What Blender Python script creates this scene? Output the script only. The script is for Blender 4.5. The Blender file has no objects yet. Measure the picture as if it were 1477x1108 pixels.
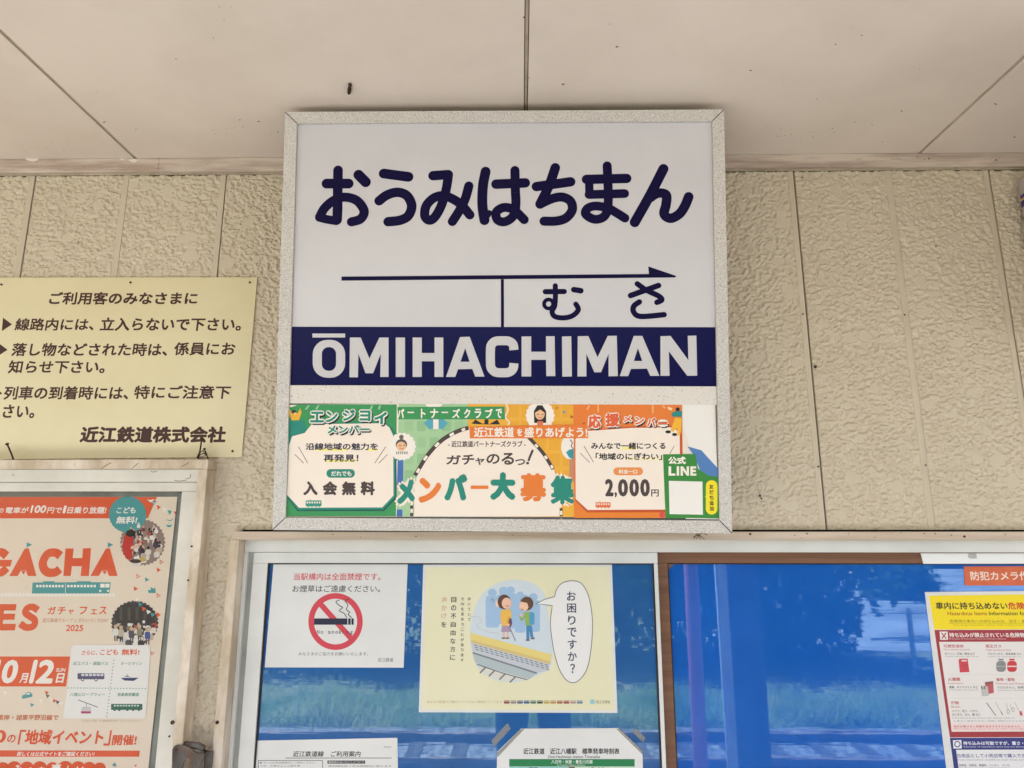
import bpy, bmesh, math, random
import numpy as np
from mathutils import Vector, Matrix
from mathutils.geometry import tessellate_polygon
random.seed(7)
SC = bpy.context.scene
COL = SC.collection
R = math.radians

# ------------------------------------------------------------------ camera
F, PCX, PCY = 965.0, 738.5, 554.0            # focal length and centre in photo pixels
CAM = Vector((0, -1.568, 1.65))
PITCH, YAW = R(11.6), R(0.7)
cam = bpy.data.cameras.new('camera')
camo = bpy.data.objects.new('camera', cam)
COL.objects.link(camo)
camo.location = CAM
camo.rotation_euler = (R(90) + PITCH, 0, YAW)
cam.sensor_fit = 'HORIZONTAL'
cam.sensor_width = 36
cam.lens = 36 * F / 1477
cam.clip_start, cam.clip_end = 0.02, 2000
SC.camera = camo

# ------------------------------------------------------------------ light
SUN_EL, SUN_AZ = R(52), R(232)               # azimuth clockwise from +Y
S = Vector((math.sin(SUN_AZ) * math.cos(SUN_EL), math.cos(SUN_AZ) * math.cos(SUN_EL), math.sin(SUN_EL)))
W = bpy.data.worlds.new('World')
SC.world = W
W.use_nodes = True
sky = W.node_tree.nodes.new('ShaderNodeTexSky')
sky.sky_type = 'NISHITA'
sky.sun_disc = False
sky.sun_elevation = SUN_EL
sky.sun_rotation = SUN_AZ
sky.dust_density = 3.0
bg = W.node_tree.nodes['Background']
bg.inputs['Strength'].default_value = 0.085
W.node_tree.links.new(sky.outputs[0], bg.inputs['Color'])
sl = bpy.data.lights.new('sun', 'SUN')
sl.energy = 5.0
sl.angle = R(0.53)
sl.color = (1, 0.98, 0.955)
so = bpy.data.objects.new('sun', sl)
COL.objects.link(so)
so.rotation_euler = S.to_track_quat('Z', 'Y').to_euler()
SC.view_settings.view_transform = 'Standard'
SC.view_settings.look = 'None'
SC.view_settings.exposure = 2.08
SC.view_settings.gamma = 1.0
SC.cycles.max_bounces = 10
SC.cycles.diffuse_bounces = 6
SC.cycles.use_denoising = True

# ------------------------------------------------------------------ rays of the surveyed photograph -> real planes
_cp, _sp, _c, _s = math.cos(PITCH), math.sin(PITCH), math.cos(YAW), math.sin(YAW)
FWD = Vector((-_s * _cp, _c * _cp, _sp))
RGT = Vector((_c, _s, 0))
UP = RGT.cross(FWD)

def ray(x, y):
    return RGT * ((x - PCX) / F) + UP * ((PCY - y) / F) + FWD

def hit(x, y, p0, n):
    d = ray(x, y)
    return CAM + d * ((p0 - CAM).dot(n) / d.dot(n))

def wx(x, y, yy):
    p = hit(x, y, Vector((0, yy, 0)), Vector((0, 1, 0)))
    return p.x, p.z

# ------------------------------------------------------------------ materials
MATS = {}

def lin(c):
    out = []
    for v in c:
        v = v / 255
        out.append(v / 12.92 if v <= 0.04045 else ((v + 0.055) / 1.055) ** 2.4)
    return tuple(out)

def pr_mat(name, rgb, rough=0.6, spec=0.3, metal=0.0):
    m = bpy.data.materials.new(name)
    m.use_nodes = True
    b = m.node_tree.nodes['Principled BSDF']
    b.inputs['Base Color'].default_value = (*rgb, 1)
    b.inputs['Roughness'].default_value = rough
    b.inputs['Specular IOR Level'].default_value = spec
    b.inputs['Metallic'].default_value = metal
    return m

def ink(r, g, b, rough=0.5):
    k = (r, g, b, rough)
    if k not in MATS:
        MATS[k] = pr_mat('ink', lin((r, g, b)), rough, 0.35)
    return MATS[k]

def node(m, t, **kw):
    n = m.node_tree.nodes.new(t)
    for k, v in kw.items():
        if hasattr(n, k):
            setattr(n, k, v)
        else:
            n.inputs[k].default_value = v
    return n

def link(m, a, b):
    m.node_tree.links.new(a, b)

def ramp(m, stops):
    n = m.node_tree.nodes.new('ShaderNodeValToRGB')
    e = n.color_ramp.elements
    while len(e) < len(stops):
        e.new(0.5)
    for i, (p, c) in enumerate(stops):
        e[i].position = p
        e[i].color = (*c, 1) if len(c) == 3 else c
    return n

def mottled(name, c0, c1, scale=8, rough=0.6, spec=0.3, bump=0.0, bscale=60, stretch=(1, 1, 1), lo=0.35, hi=0.65, dirt=None, dscale=30, dlo=0.62, dhi=0.72, detail=5):
    m = pr_mat(name, c0, rough, spec)
    b = m.node_tree.nodes['Principled BSDF']
    tc = node(m, 'ShaderNodeTexCoord')
    mp = node(m, 'ShaderNodeMapping')
    mp.inputs['Scale'].default_value = stretch
    link(m, tc.outputs['Object'], mp.inputs['Vector'])
    nz = node(m, 'ShaderNodeTexNoise', Scale=scale, Detail=detail, Roughness=0.6)
    link(m, mp.outputs[0], nz.inputs['Vector'])
    rp = ramp(m, [(lo, c0), (hi, c1)])
    link(m, nz.outputs['Fac'], rp.inputs[0])
    out = rp.outputs[0]
    if dirt:
        n2 = node(m, 'ShaderNodeTexNoise', Scale=dscale, Detail=6, Roughness=0.7)
        link(m, mp.outputs[0], n2.inputs['Vector'])
        r2 = ramp(m, [(dlo, (0, 0, 0)), (dhi, (1, 1, 1))])
        link(m, n2.outputs['Fac'], r2.inputs[0])
        mx = node(m, 'ShaderNodeMix', data_type='RGBA')
        link(m, r2.outputs[0], mx.inputs[0])
        link(m, out, mx.inputs[6])
        mx.inputs[7].default_value = (*dirt, 1)
        out = mx.outputs[2]
    link(m, out, b.inputs['Base Color'])
    if bump:
        n3 = node(m, 'ShaderNodeTexNoise', Scale=bscale, Detail=4)
        link(m, mp.outputs[0], n3.inputs['Vector'])
        bp = node(m, 'ShaderNodeBump', Strength=bump, Distance=0.004)
        link(m, n3.outputs['Fac'], bp.inputs['Height'])
        link(m, bp.outputs[0], b.inputs['Normal'])
    return m

# stucco-faced siding: the relief itself is modelled in the wall mesh
def stucco():
    m = pr_mat('stucco', (0.5, 0.43, 0.3), 0.75, 0.2)
    b = m.node_tree.nodes['Principled BSDF']
    tc = node(m, 'ShaderNodeTexCoord')
    n1 = node(m, 'ShaderNodeTexNoise', Scale=260, Detail=3)
    link(m, tc.outputs['Object'], n1.inputs['Vector'])
    bp = node(m, 'ShaderNodeBump', Strength=0.35, Distance=0.0008)
    link(m, n1.outputs['Fac'], bp.inputs['Height'])
    link(m, bp.outputs[0], b.inputs['Normal'])
    n3 = node(m, 'ShaderNodeTexNoise', Scale=2.2, Detail=6, Roughness=0.65)
    link(m, tc.outputs['Object'], n3.inputs['Vector'])
    r3 = ramp(m, [(0.3, lin((205, 192, 171))), (0.7, lin((214, 202, 183)))])
    link(m, n3.outputs['Fac'], r3.inputs[0])
    link(m, r3.outputs[0], b.inputs['Base Color'])
    return m

M_STUCCO = stucco()
M_STRIP = mottled('joint_strip', lin((201, 188, 168)), lin((211, 198, 178)), 6, 0.6)
M_DARK = pr_mat('dark_gap', (0.02, 0.017, 0.013), 0.9, 0.1)
M_CEIL = mottled('soffit_paint', lin((210, 197, 184)), lin((222, 210, 198)), 2.2, 0.6, 0.25, bump=0.12, bscale=25, dirt=lin((178, 158, 135)), dscale=42, dlo=0.7, dhi=0.78)
M_BATTEN = mottled('batten_paint', lin((160, 150, 130)), lin((190, 175, 155)), 20, 0.6)
M_CORN = mottled('cornice_paint', lin((180, 160, 148)), lin((216, 202, 190)), 7, 0.55, 0.3, stretch=(0.7, 4, 7), lo=.38, hi=.6, dirt=lin((120, 98, 80)), dscale=22, dlo=0.62, dhi=0.76)
M_WOOD = mottled('trim_wood', lin((192, 174, 150)), lin((226, 213, 198)), 9, 0.6, 0.25, bump=0.25, bscale=40, stretch=(1.6, 3, .7), lo=.4, hi=.6, dirt=lin((128, 102, 74)), dscale=18, dlo=0.63, dhi=0.78)
M_WOODH = mottled('head_casing_wood', lin((186, 166, 146)), lin((212, 196, 180)), 6, 0.6, 0.25, bump=0.15, bscale=40, stretch=(0.5, 3, 9), dirt=lin((96, 72, 50)), dscale=20, dlo=0.66, dhi=0.78)
M_ALU = mottled('aluminium', lin((214, 214, 211)), lin((228, 228, 226)), 5, 0.38, 0.5, stretch=(1, 1, 1), dirt=lin((150, 145, 135)), dscale=60, dlo=0.72, dhi=0.8)
M_ALUD = mottled('aluminium_grey', lin((150, 152, 148)), lin((178, 178, 172)), 9, 0.45, 0.5)
M_ALUW = mottled('aluminium_warm', lin((205, 200, 190)), lin((222, 217, 208)), 9, 0.42, 0.5, dirt=lin((120, 110, 98)), dscale=30, dlo=0.68, dhi=0.75)
M_BROWN = mottled('brown_sash', lin((112, 76, 54)), lin((136, 96, 72)), 4, 0.5, 0.4, stretch=(0.5, 3, 14))
M_RUBBER = pr_mat('rubber_seal', lin((48, 40, 40)), 0.6, 0.3)
M_FLOOR = mottled('platform_concrete', (0.40, 0.40, 0.395), (0.48, 0.48, 0.475), 2.5, 0.8, 0.2, bump=0.3)
M_BALLAST = mottled('ballast', (0.05, 0.048, 0.045), (0.28, 0.27, 0.25), 9, 0.9, 0.1, bump=0.5, bscale=30)
M_GROUND = mottled('earth', (0.10, 0.12, 0.05), (0.2, 0.19, 0.11), 0.8, 0.95, 0.1)
M_ROAD = mottled('asphalt', (0.16, 0.16, 0.16), (0.30, 0.30, 0.295), .5, 0.85, 0.2)
M_RAIL = mottled('rail_steel', (0.16, 0.10, 0.07), (0.24, 0.16, 0.11), 9, 0.5, 0.4)
M_SLEEPER = mottled('sleeper_timber', (0.05, 0.042, 0.036), (0.10, 0.085, 0.07), 5, 0.9, 0.1)
M_STEEL = pr_mat('galvanised', (0.42, 0.44, 0.45), 0.5, 0.5)
M_RUST = mottled('rusted_iron', lin((74, 70, 68)), lin((112, 108, 104)), 30, 0.75, 0.35, bump=0.3, bscale=120, dirt=lin((110, 72, 48)), dscale=45, dlo=0.5, dhi=0.66)
M_NAIL = mottled('nail_rust', lin((40, 28, 22)), lin((70, 48, 36)), 150, 0.7, 0.3)
M_BARK = mottled('bark', (0.07, 0.05, 0.035), (0.12, 0.09, 0.06), 6, 0.9, 0.1, stretch=(3, 3, 0.6))

def speckle(name, light, dark, scale, lo, hi):
    m = pr_mat(name, light, 0.42, 0.4)
    b = m.node_tree.nodes['Principled BSDF']
    tc = node(m, 'ShaderNodeTexCoord')
    nz = node(m, 'ShaderNodeTexNoise', Scale=scale, Detail=1.5, Roughness=0.5)
    link(m, tc.outputs['Object'], nz.inputs['Vector'])
    rp = ramp(m, [(lo, dark), (hi, light)])
    link(m, nz.outputs['Fac'], rp.inputs[0])
    link(m, rp.outputs[0], b.inputs['Base Color'])
    bp = node(m, 'ShaderNodeBump', Strength=0.25, Distance=0.001)
    link(m, nz.outputs['Fac'], bp.inputs['Height'])
    link(m, bp.outputs[0], b.inputs['Normal'])
    return m

M_SPECK = speckle('hammered_frame', lin((218, 214, 210)), lin((172, 166, 162)), 520, 0.34, 0.56)
M_SPECKW = speckle('speckled_rail', lin((226, 220, 214)), lin((150, 140, 132)), 330, 0.26, 0.36)
M_ACRYL = mottled('white_acrylic', lin((206, 204, 210)), lin((213, 211, 216)), 3, 0.22, 0.5)
M_NAVY = pr_mat('navy_film', lin((13, 6, 56)), 0.45, 0.15)
M_BAND = pr_mat('navy_band', lin((9, 8, 72)), 0.3, 0.25)

def blue_glass(name, base, tint, fac, rough):
    m = bpy.data.materials.new(name)
    m.use_nodes = True
    nt = m.node_tree
    nt.nodes.clear()
    out = node(m, 'ShaderNodeOutputMaterial')
    d = node(m, 'ShaderNodeBsdfDiffuse')
    tc = node(m, 'ShaderNodeTexCoord')
    nz = node(m, 'ShaderNodeTexNoise', Scale=3.0, Detail=8, Roughness=0.7)
    link(m, tc.outputs['Object'], nz.inputs['Vector'])
    rp = ramp(m, [(0.35, tuple(c * 0.9 for c in base)), (0.7, tuple(min(1, c * 1.12) for c in base))])
    link(m, nz.outputs['Fac'], rp.inputs[0])
    link(m, rp.outputs[0], d.inputs['Color'])
    g = node(m, 'ShaderNodeBsdfGlossy')
    g.inputs['Color'].default_value = (*tint, 1)
    g.inputs['Roughness'].default_value = rough
    mp = node(m, 'ShaderNodeMapping')
    mp.inputs['Scale'].default_value = (1, 1, 14)
    link(m, tc.outputs['Object'], mp.inputs['Vector'])
    n2 = node(m, 'ShaderNodeTexNoise', Scale=7, Detail=2)
    link(m, mp.outputs[0], n2.inputs['Vector'])
    bp = node(m, 'ShaderNodeBump', Strength=0.012, Distance=0.002)
    link(m, n2.outputs['Fac'], bp.inputs['Height'])
    link(m, bp.outputs[0], g.inputs['Normal'])
    mx = node(m, 'ShaderNodeMixShader')
    mx.inputs[0].default_value = fac
    link(m, d.outputs[0], mx.inputs[1])
    link(m, g.outputs[0], mx.inputs[2])
    link(m, mx.outputs[0], out.inputs[0])
    return m

M_BLUEL = blue_glass('blue_filmed_glass', lin((52, 108, 178)), (0.6, 0.8, 1.0), 0.25, 0.016)
M_BLUER = blue_glass('deep_blue_filmed_glass', lin((34, 104, 204)), (0.5, 0.75, 1.0), 0.21, 0.018)

def clear_glass():
    m = bpy.data.materials.new('clear_glass')
    m.use_nodes = True
    m.node_tree.nodes.clear()
    out = node(m, 'ShaderNodeOutputMaterial')
    t = node(m, 'ShaderNodeBsdfTransparent')
    t.inputs[0].default_value = (0.99, 0.995, 0.99, 1)
    g = node(m, 'ShaderNodeBsdfGlossy', Roughness=0.01)
    f = node(m, 'ShaderNodeFresnel', IOR=1.22)
    mx = node(m, 'ShaderNodeMixShader')
    link(m, f.outputs[0], mx.inputs[0])
    link(m, t.outputs[0], mx.inputs[1])
    link(m, g.outputs[0], mx.inputs[2])
    link(m, mx.outputs[0], out.inputs[0])
    return m

M_GLASS = clear_glass()

def tape_mat():
    m = bpy.data.materials.new('clear_tape')
    m.use_nodes = True
    m.node_tree.nodes.clear()
    out = node(m, 'ShaderNodeOutputMaterial')
    t = node(m, 'ShaderNodeBsdfTransparent')
    t.inputs[0].default_value = (0.85, 0.85, 0.83, 1)
    g = node(m, 'ShaderNodeBsdfDiffuse')
    g.inputs[0].default_value = (0.55, 0.55, 0.54, 1)
    mx = node(m, 'ShaderNodeMixShader')
    mx.inputs[0].default_value = 0.3
    link(m, t.outputs[0], mx.inputs[1])
    link(m, g.outputs[0], mx.inputs[2])
    link(m, mx.outputs[0], out.inputs[0])
    return m

M_TAPE = tape_mat()

# ------------------------------------------------------------------ object helpers
def tag(o, label=None, cat=None, group=None, kind=None):
    if label: o['label'] = label
    if cat: o['category'] = cat
    if group: o['group'] = group
    if kind: o['kind'] = kind
    return o

def empty(name, loc, label, cat, group=None):
    o = bpy.data.objects.new(name, None)
    COL.objects.link(o)
    o.location = loc
    o.empty_display_size = 0.05
    return tag(o, label, cat, group)

def offset_of(p):
    v = Vector((0, 0, 0))
    while p is not None:
        v += p.location
        p = p.parent
    return v

def mesh_obj(name, verts, faces, mats, parent=None, fm=None, smooth=False, origin=None):
    me = bpy.data.meshes.new(name)
    o0 = Vector(origin) if origin is not None else Vector((0, 0, 0))
    me.from_pydata([tuple(Vector(v) - o0) for v in verts], [], faces)
    for m in (mats if isinstance(mats, (list, tuple)) else [mats]):
        me.materials.append(m)
    if fm:
        me.polygons.foreach_set('material_index', fm)
    if smooth:
        me.polygons.foreach_set('use_smooth', [True] * len(me.polygons))
    me.update()
    o = bpy.data.objects.new(name, me)
    COL.objects.link(o)
    if parent is not None:
        o.parent = parent
        o.location = o0 - offset_of(parent)
    else:
        o.location = o0
    return o

class MB:
    """collects boxes, prisms and tubes for one mesh"""
    def __init__(s):
        s.v, s.f, s.m = [], [], []
    def add(s, vs, fs, mi=0):
        k = len(s.v)
        s.v += [Vector(v) for v in vs]
        s.f += [tuple(i + k for i in f) for f in fs]
        s.m += [mi] * len(fs)
    def box(s, x0, x1, y0, y1, z0, z1, mi=0, ch=0.0):
        bm = bmesh.new()
        bmesh.ops.create_cube(bm, size=1)
        for v in bm.verts:
            v.co = Vector(((x0 + x1) / 2 + v.co.x * abs(x1 - x0), (y0 + y1) / 2 + v.co.y * abs(y1 - y0), (z0 + z1) / 2 + v.co.z * abs(z1 - z0)))
        if ch:
            bmesh.ops.bevel(bm, geom=list(bm.edges), offset=ch, segments=2, affect='EDGES', profile=0.5)
        bm.verts.index_update()
        s.add([v.co.copy() for v in bm.verts], [[v.index for v in f.verts] for f in bm.faces], mi)
        bm.free()
    def prism(s, ring, d, mi=0):
        """ring of 3-D points extruded by vector d"""
        n = len(ring)
        tris = tessellate_polygon([ring])
        vs = list(ring) + [p + d for p in ring]
        fs = [tuple(t) for t in tris] + [tuple(i + n for i in reversed(t)) for t in tris]
        fs += [(i, i + n, (i + 1) % n + n, (i + 1) % n) for i in range(n)]
        s.add(vs, fs, mi)
    def tube(s, pts, r, n=10, mi=0):
        pts = [Vector(p) for p in pts]
        rs = r if isinstance(r, (list, tuple)) else [r] * len(pts)
        rings = []
        for i, p in enumerate(pts):
            t = (pts[min(i + 1, len(pts) - 1)] - pts[max(i - 1, 0)]).normalized()
            a = t.orthogonal().normalized() if abs(t.z) < 0.95 else Vector((1, 0, 0)).cross(t).normalized()
            b = t.cross(a)
            rings.append([p + (a * math.cos(k * 2 * math.pi / n) + b * math.sin(k * 2 * math.pi / n)) * rs[i] for k in range(n)])
        vs = [v for rg in rings for v in rg]
        fs = []
        for i in range(len(rings) - 1):
            for k in range(n):
                fs.append((i * n + k, i * n + (k + 1) % n, (i + 1) * n + (k + 1) % n, (i + 1) * n + k))
        fs.append(tuple(reversed(range(n))))
        fs.append(tuple((len(rings) - 1) * n + k for k in range(n)))
        s.add(vs, fs, mi)
    def build(s, name, mats, parent=None, smooth=False, origin=None, normals=True):
        o = mesh_obj(name, s.v, s.f, mats, parent, s.m, smooth, origin)
        if normals:
            bm = bmesh.new()
            bm.from_mesh(o.data)
            bmesh.ops.recalc_face_normals(bm, faces=bm.faces)
            bm.to_mesh(o.data)
            bm.free()
        return o

def absorb(target, src):
    """surface marks become faces of the part they mark"""
    tm, sm = target.data, src.data
    d = (offset_of(src) if src.parent is None else src.location + offset_of(src.parent)) - (target.location + offset_of(target.parent))
    k0 = len(tm.materials)
    for m in sm.materials:
        tm.materials.append(m)
    bm = bmesh.new()
    bm.from_mesh(tm)
    vs = [bm.verts.new(v.co + d) for v in sm.vertices]
    for f in sm.polygons:
        try:
            nf = bm.faces.new([vs[i] for i in f.vertices])
            nf.material_index = k0 + f.material_index
        except ValueError:
            pass
    bm.to_mesh(tm)
    bm.free()
    bpy.data.objects.remove(src)

# ------------------------------------------------------------------ printed surfaces
class Panel:
    def __init__(s, o, u, v):
        s.o, s.u, s.v = Vector(o), Vector(u), Vector(v)
        s.n = s.u.cross(s.v)
    def uv(s, x, y, d=0.0):
        p = hit(x, y, s.o + s.n * d, s.n) - s.o
        return p.dot(s.u), p.dot(s.v)
    def at(s, a, b, d=0.0):
        return s.o + s.u * a + s.v * b + s.n * d

_glyphs = {}

def glyphs(t):
    """outline-filled mesh of a string in the built-in font: (verts, triangles) scaled to a unit box"""
    if t in _glyphs:
        return _glyphs[t]
    c = bpy.data.curves.new('lettering', 'FONT')
    c.body = t
    c.resolution_u = 3
    o = bpy.data.objects.new('lettering', c)
    COL.objects.link(o)
    dg = bpy.context.evaluated_depsgraph_get()
    dg.update()
    me = o.evaluated_get(dg).to_mesh()
    me.calc_loop_triangles()
    vs = [(v.co.x, v.co.y) for v in me.vertices]
    fs = [tuple(p.vertices) for p in me.loop_triangles]
    bpy.data.objects.remove(o)
    bpy.data.curves.remove(c)
    x0, x1 = min(v[0] for v in vs), max(v[0] for v in vs)
    y0, y1 = min(v[1] for v in vs), max(v[1] for v in vs)
    vs = [((x - x0) / max(1e-6, x1 - x0), (y - y0) / max(1e-6, y1 - y0)) for x, y in vs]
    _glyphs[t] = (vs, fs)
    return _glyphs[t]

STEP = 2.0e-5

class Print:
    """flat ink shapes laid on a panel, in survey pixels (optionally in the pixels of an enlarged crop)"""
    def __init__(s, panel, depth):
        s.p, s.d = panel, depth
        s.v, s.f, s.m, s.mats = [], [], [], []
        s.lev, s.n = 1, 0
        s.xf = (0, 0, 1)
    def crop(s, ox, oy, k):
        s.xf = (ox, oy, k)
    def uv(s, x, y):
        ox, oy, k = s.xf
        return s.p.uv(ox + x / k, oy + y / k, s.d)
    def unit(s, x, y):
        a, b = s.uv(x - 5, y), s.uv(x + 5, y)
        return math.hypot(a[0] - b[0], a[1] - b[1]) / 10
    def mi(s, m):
        if m not in s.mats:
            s.mats.append(m)
        return s.mats.index(m)
    def raw(s, pts, tris, m, d):
        k = len(s.v)
        s.n = (s.n + 1) % 110
        d += s.n * 7e-7
        s.v += [s.p.at(a, b, s.d + d) for a, b in pts]
        i = s.mi(m)
        for t in tris:
            a, b, c = (pts[j] for j in t)
            if (b[0] - a[0]) * (c[1] - a[1]) - (b[1] - a[1]) * (c[0] - a[0]) < 0:
                t = (t[0], t[2], t[1])
            s.f.append(tuple(j + k for j in t))
            s.m.append(i)
    def depth(s, lev):
        if lev is not None:
            s.lev = lev
        return s.lev * STEP * 4
    def polyuv(s, pts, m, lev=None, holes=()):
        loops = [[Vector((a, b, 0)) for a, b in pts]] + [[Vector((a, b, 0)) for a, b in h] for h in holes]
        tris = tessellate_polygon(loops)
        s.raw(list(pts) + [q for h in holes for q in h], tris, m, s.depth(lev))
    def poly(s, pts, m, lev=None, holes=()):
        s.polyuv([s.uv(*q) for q in pts], m, lev, [[s.uv(*q) for q in h] for h in holes])
    def rect(s, x0, y0, x1, y1, m, lev=None):
        s.poly([(x0, y0), (x1, y0), (x1, y1), (x0, y1)], m, lev)
    def rrect(s, x0, y0, x1, y1, r, m, lev=None):
        s.poly(rr(x0, y0, x1, y1, r), m, lev)
    def ell(s, cx, cy, rx, ry, m, lev=None, n=28, a0=0, a1=360):
        s.poly([(cx + rx * math.cos(R(a0 + (a1 - a0) * i / n)), cy + ry * math.sin(R(a0 + (a1 - a0) * i / n))) for i in range(n if a1 - a0 == 360 else n + 1)], m, lev)
    def scallop(s, cx, cy, rx, ry, m, lev=None, k=26, amp=0.05):
        n = k * 4
        s.poly([(cx + rx * (1 + amp * math.cos(i * k * 2 * math.pi / n)) * math.cos(i * 2 * math.pi / n), cy + ry * (1 + amp * math.cos(i * k * 2 * math.pi / n)) * math.sin(i * 2 * math.pi / n)) for i in range(n)], m, lev)
    def ring(s, cx, cy, r0x, r0y, w, m, lev=None, n=48):
        o = [(cx + r0x * math.cos(i * 2 * math.pi / n), cy + r0y * math.sin(i * 2 * math.pi / n)) for i in range(n)]
        h = [(cx + (r0x - w) * math.cos(i * 2 * math.pi / n), cy + (r0y - w) * math.sin(i * 2 * math.pi / n)) for i in range(n)]
        s.poly(o, m, lev, [h])
    def stroke(s, pts, w, m, lev=None, smooth=True, cap='round'):
        x, y = pts[len(pts) // 2]
        hw = w * s.unit(x, y) / 2
        P = [Vector((*s.uv(*q), 0)) for q in pts]
        if smooth and len(P) > 2:
            out = []
            for i in range(len(P) - 1):
                a, b, c, d = P[max(i - 1, 0)], P[i], P[i + 1], P[min(i + 2, len(P) - 1)]
                for k in range(8):
                    t = k / 8
                    out.append(0.5 * ((2 * b) + (c - a) * t + (2 * a - 5 * b + 4 * c - d) * t * t + (3 * b - a - 3 * c + d) * t ** 3))
            out.append(P[-1])
            P = out
        d0 = s.depth(lev)
        L, Rr = [], []
        for i, q in enumerate(P):
            t = (P[min(i + 1, len(P) - 1)] - P[max(i - 1, 0)])
            t = t.normalized() if t.length > 1e-9 else Vector((1, 0, 0))
            nrm = Vector((-t.y, t.x, 0))
            k = 1.0
            if 0 < i < len(P) - 1:
                t1 = (P[i + 1] - q).normalized()
                k = 1 / max(0.45, abs(t1.dot(t)))
            L.append(q + nrm * hw * k)
            Rr.append(q - nrm * hw * k)
        e = STEP / 60
        for i in range(len(P) - 1):
            quad = [L[i], L[i + 1], Rr[i + 1], Rr[i]]
            s.raw([(v.x, v.y) for v in quad], [(0, 1, 2), (0, 2, 3)], m, d0 + i * e)
        if cap == 'round':
            for q, dd in ((P[0], -e), (P[-1], len(P) * e)):
                s.raw([(q.x, q.y)] + [(q.x + hw * math.cos(k * math.pi / 10), q.y + hw * math.sin(k * math.pi / 10)) for k in range(20)],
                      [(0, 1 + k, 1 + (k + 1) % 20) for k in range(20)], m, d0 + dd)
    def text(s, t, x0, y0, x1, y1, m, bold=0.0, lev=None, slant=0.0):
        vs, fs = glyphs(t)
        xm, ym = (x0 + x1) / 2, (y0 + y1) / 2
        l, r_ = s.uv(x0, ym), s.uv(x1, ym)
        tp, bt = s.uv(xm, y0), s.uv(xm, y1)
        w, h = r_[0] - l[0], tp[1] - bt[1]
        sk = (r_[1] - l[1]) / w if w > 1e-6 and w > h * 1.5 else 0
        dl = bold * h
        w2, h2 = w - 2 * dl, h - 2 * dl
        d0 = s.depth(lev)
        if bold <= 0:
            offs = [(0, 0)]
        elif bold < 0.03:
            offs = [(-dl, -dl), (dl, -dl), (-dl, dl), (dl, dl)]
        else:
            offs = [(0, 0)] + [(dl * math.cos(k * math.pi / 4), dl * math.sin(k * math.pi / 4)) for k in range(8)]
        for i, (ox, oy) in enumerate(offs):
            pts = []
            for a, b in vs:
                u = l[0] + dl + a * w2 + ox
                v = b * h2 + dl + oy
                u += slant * (v - h / 2)
                pts.append((u, bt[1] + v + sk * (u - (l[0] + w / 2))))
            s.raw(pts, fs, m, d0 + i * STEP / 8)
    def vtext(s, t, xc, y0, y1, w, m, bold=0.0, lev=None):
        """vertical writing: one character per cell, xc may be (top, bottom)"""
        xa, xb = xc if isinstance(xc, tuple) else (xc, xc)
        n = len(t)
        ch = (y1 - y0) / n
        for i, c in enumerate(t):
            q = (i + 0.5) / n
            x = xa + (xb - xa) * q
            hw = w / 2
            hh = min(ch * 0.45, hw * 1.02)
            if c in 'いりっ':
                hw *= 0.85
            if c == '？':
                hw *= 0.55
            if c in '、。':
                s.text(c, x + w * 0.1, y0 + i * ch, x + w * 0.4, y0 + i * ch + ch * 0.3, m, bold, lev)
                continue
            if c == '一':
                hh *= 0.15
            yc = y0 + (i + 0.5) * ch
            s.text(c, x - hw, yc - hh, x + hw, yc + hh, m, bold, lev)
    def build(s, name, parent):
        return mesh_obj(name, s.v, s.f, s.mats, parent, s.m)

def rr(x0, y0, x1, y1, r, n=6):
    out = []
    for cx, cy, a in ((x1 - r, y0 + r, -90), (x1 - r, y1 - r, 0), (x0 + r, y1 - r, 90), (x0 + r, y0 + r, 180)):
        for i in range(n + 1):
            t = R(a + 90 * i / n)
            out.append((cx + r * math.cos(t), cy + r * math.sin(t)))
    return out

def slab(name, panel, px, d0, d1, m, parent=None, xf=(0, 0, 1), ch=0.0):
    """a sheet or board: an outline surveyed on the panel, with real thickness from d0 (back) to d1 (front)"""
    pts = [panel.uv(xf[0] + x / xf[2], xf[1] + y / xf[2], d1) for x, y in px]
    b = MB()
    b.prism([panel.at(a, c, d0) for a, c in pts], panel.n * (d1 - d0))
    return b.build(name, m, parent)

WALL = Panel((0, 0, 0), (1, 0, 0), (0, 0, 1))
# ------------------------------------------------------------------ station building: soffit, cornice, siding, windows
CEIL = wx(700, 225, -0.012)[1]
ST = empty('station_building', (0, 0, 0), 'station building front in cream stucco siding under a beige board soffit with blue ticket windows', 'building')

SEAMS = [-2.99, -1.99, -0.988, 0.0145, 1.015, 2.016, 3.02]
b = MB()
for a, c in zip([-9.0] + SEAMS, SEAMS + [9.0]):
    b.box(a + 0.0045, c - 0.0045, -2.7, 0.02, CEIL, CEIL + 0.012, 0, 0.0008)
for s_ in SEAMS:
    w_ = 0.0028 if abs(s_ - 0.0145) < 0.01 else 0.0034
    sh = 0 if abs(s_ - 0.0145) < 0.01 else 0.0008
    b.box(s_ - w_ + sh, s_ + w_ + sh, -2.7, 0.02, CEIL + 0.003, CEIL + 0.010, 1)
b.box(-9.0, 9.0, -2.7, 0.14, CEIL + 0.0135, CEIL + 0.05, 2)
b.box(-9.1, 9.1, -2.85, 0.14, CEIL + 0.0505, CEIL + 0.20, 3)
soff = b.build('soffit', [M_CEIL, M_BATTEN, M_DARK, M_FLOOR], ST)
cm = Print(Panel((0, 0, CEIL), (1, 0, 0), (0, -1, 0)), 0.0002)
cm.p.n = Vector((0, 0, -1))
rnd = random.Random(12)
marks = [(x / 1.996, y / 1.996) for x, y in ((645, 60), (632, 20), (665, 20), (615, 110), (507, 170), (545, 138), (280, 265), (391, 373), (745, 350), (800, 380), (780, 386), (420, 78), (690, 345), (300, 352), (155, 235), (238, 305))]
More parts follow.
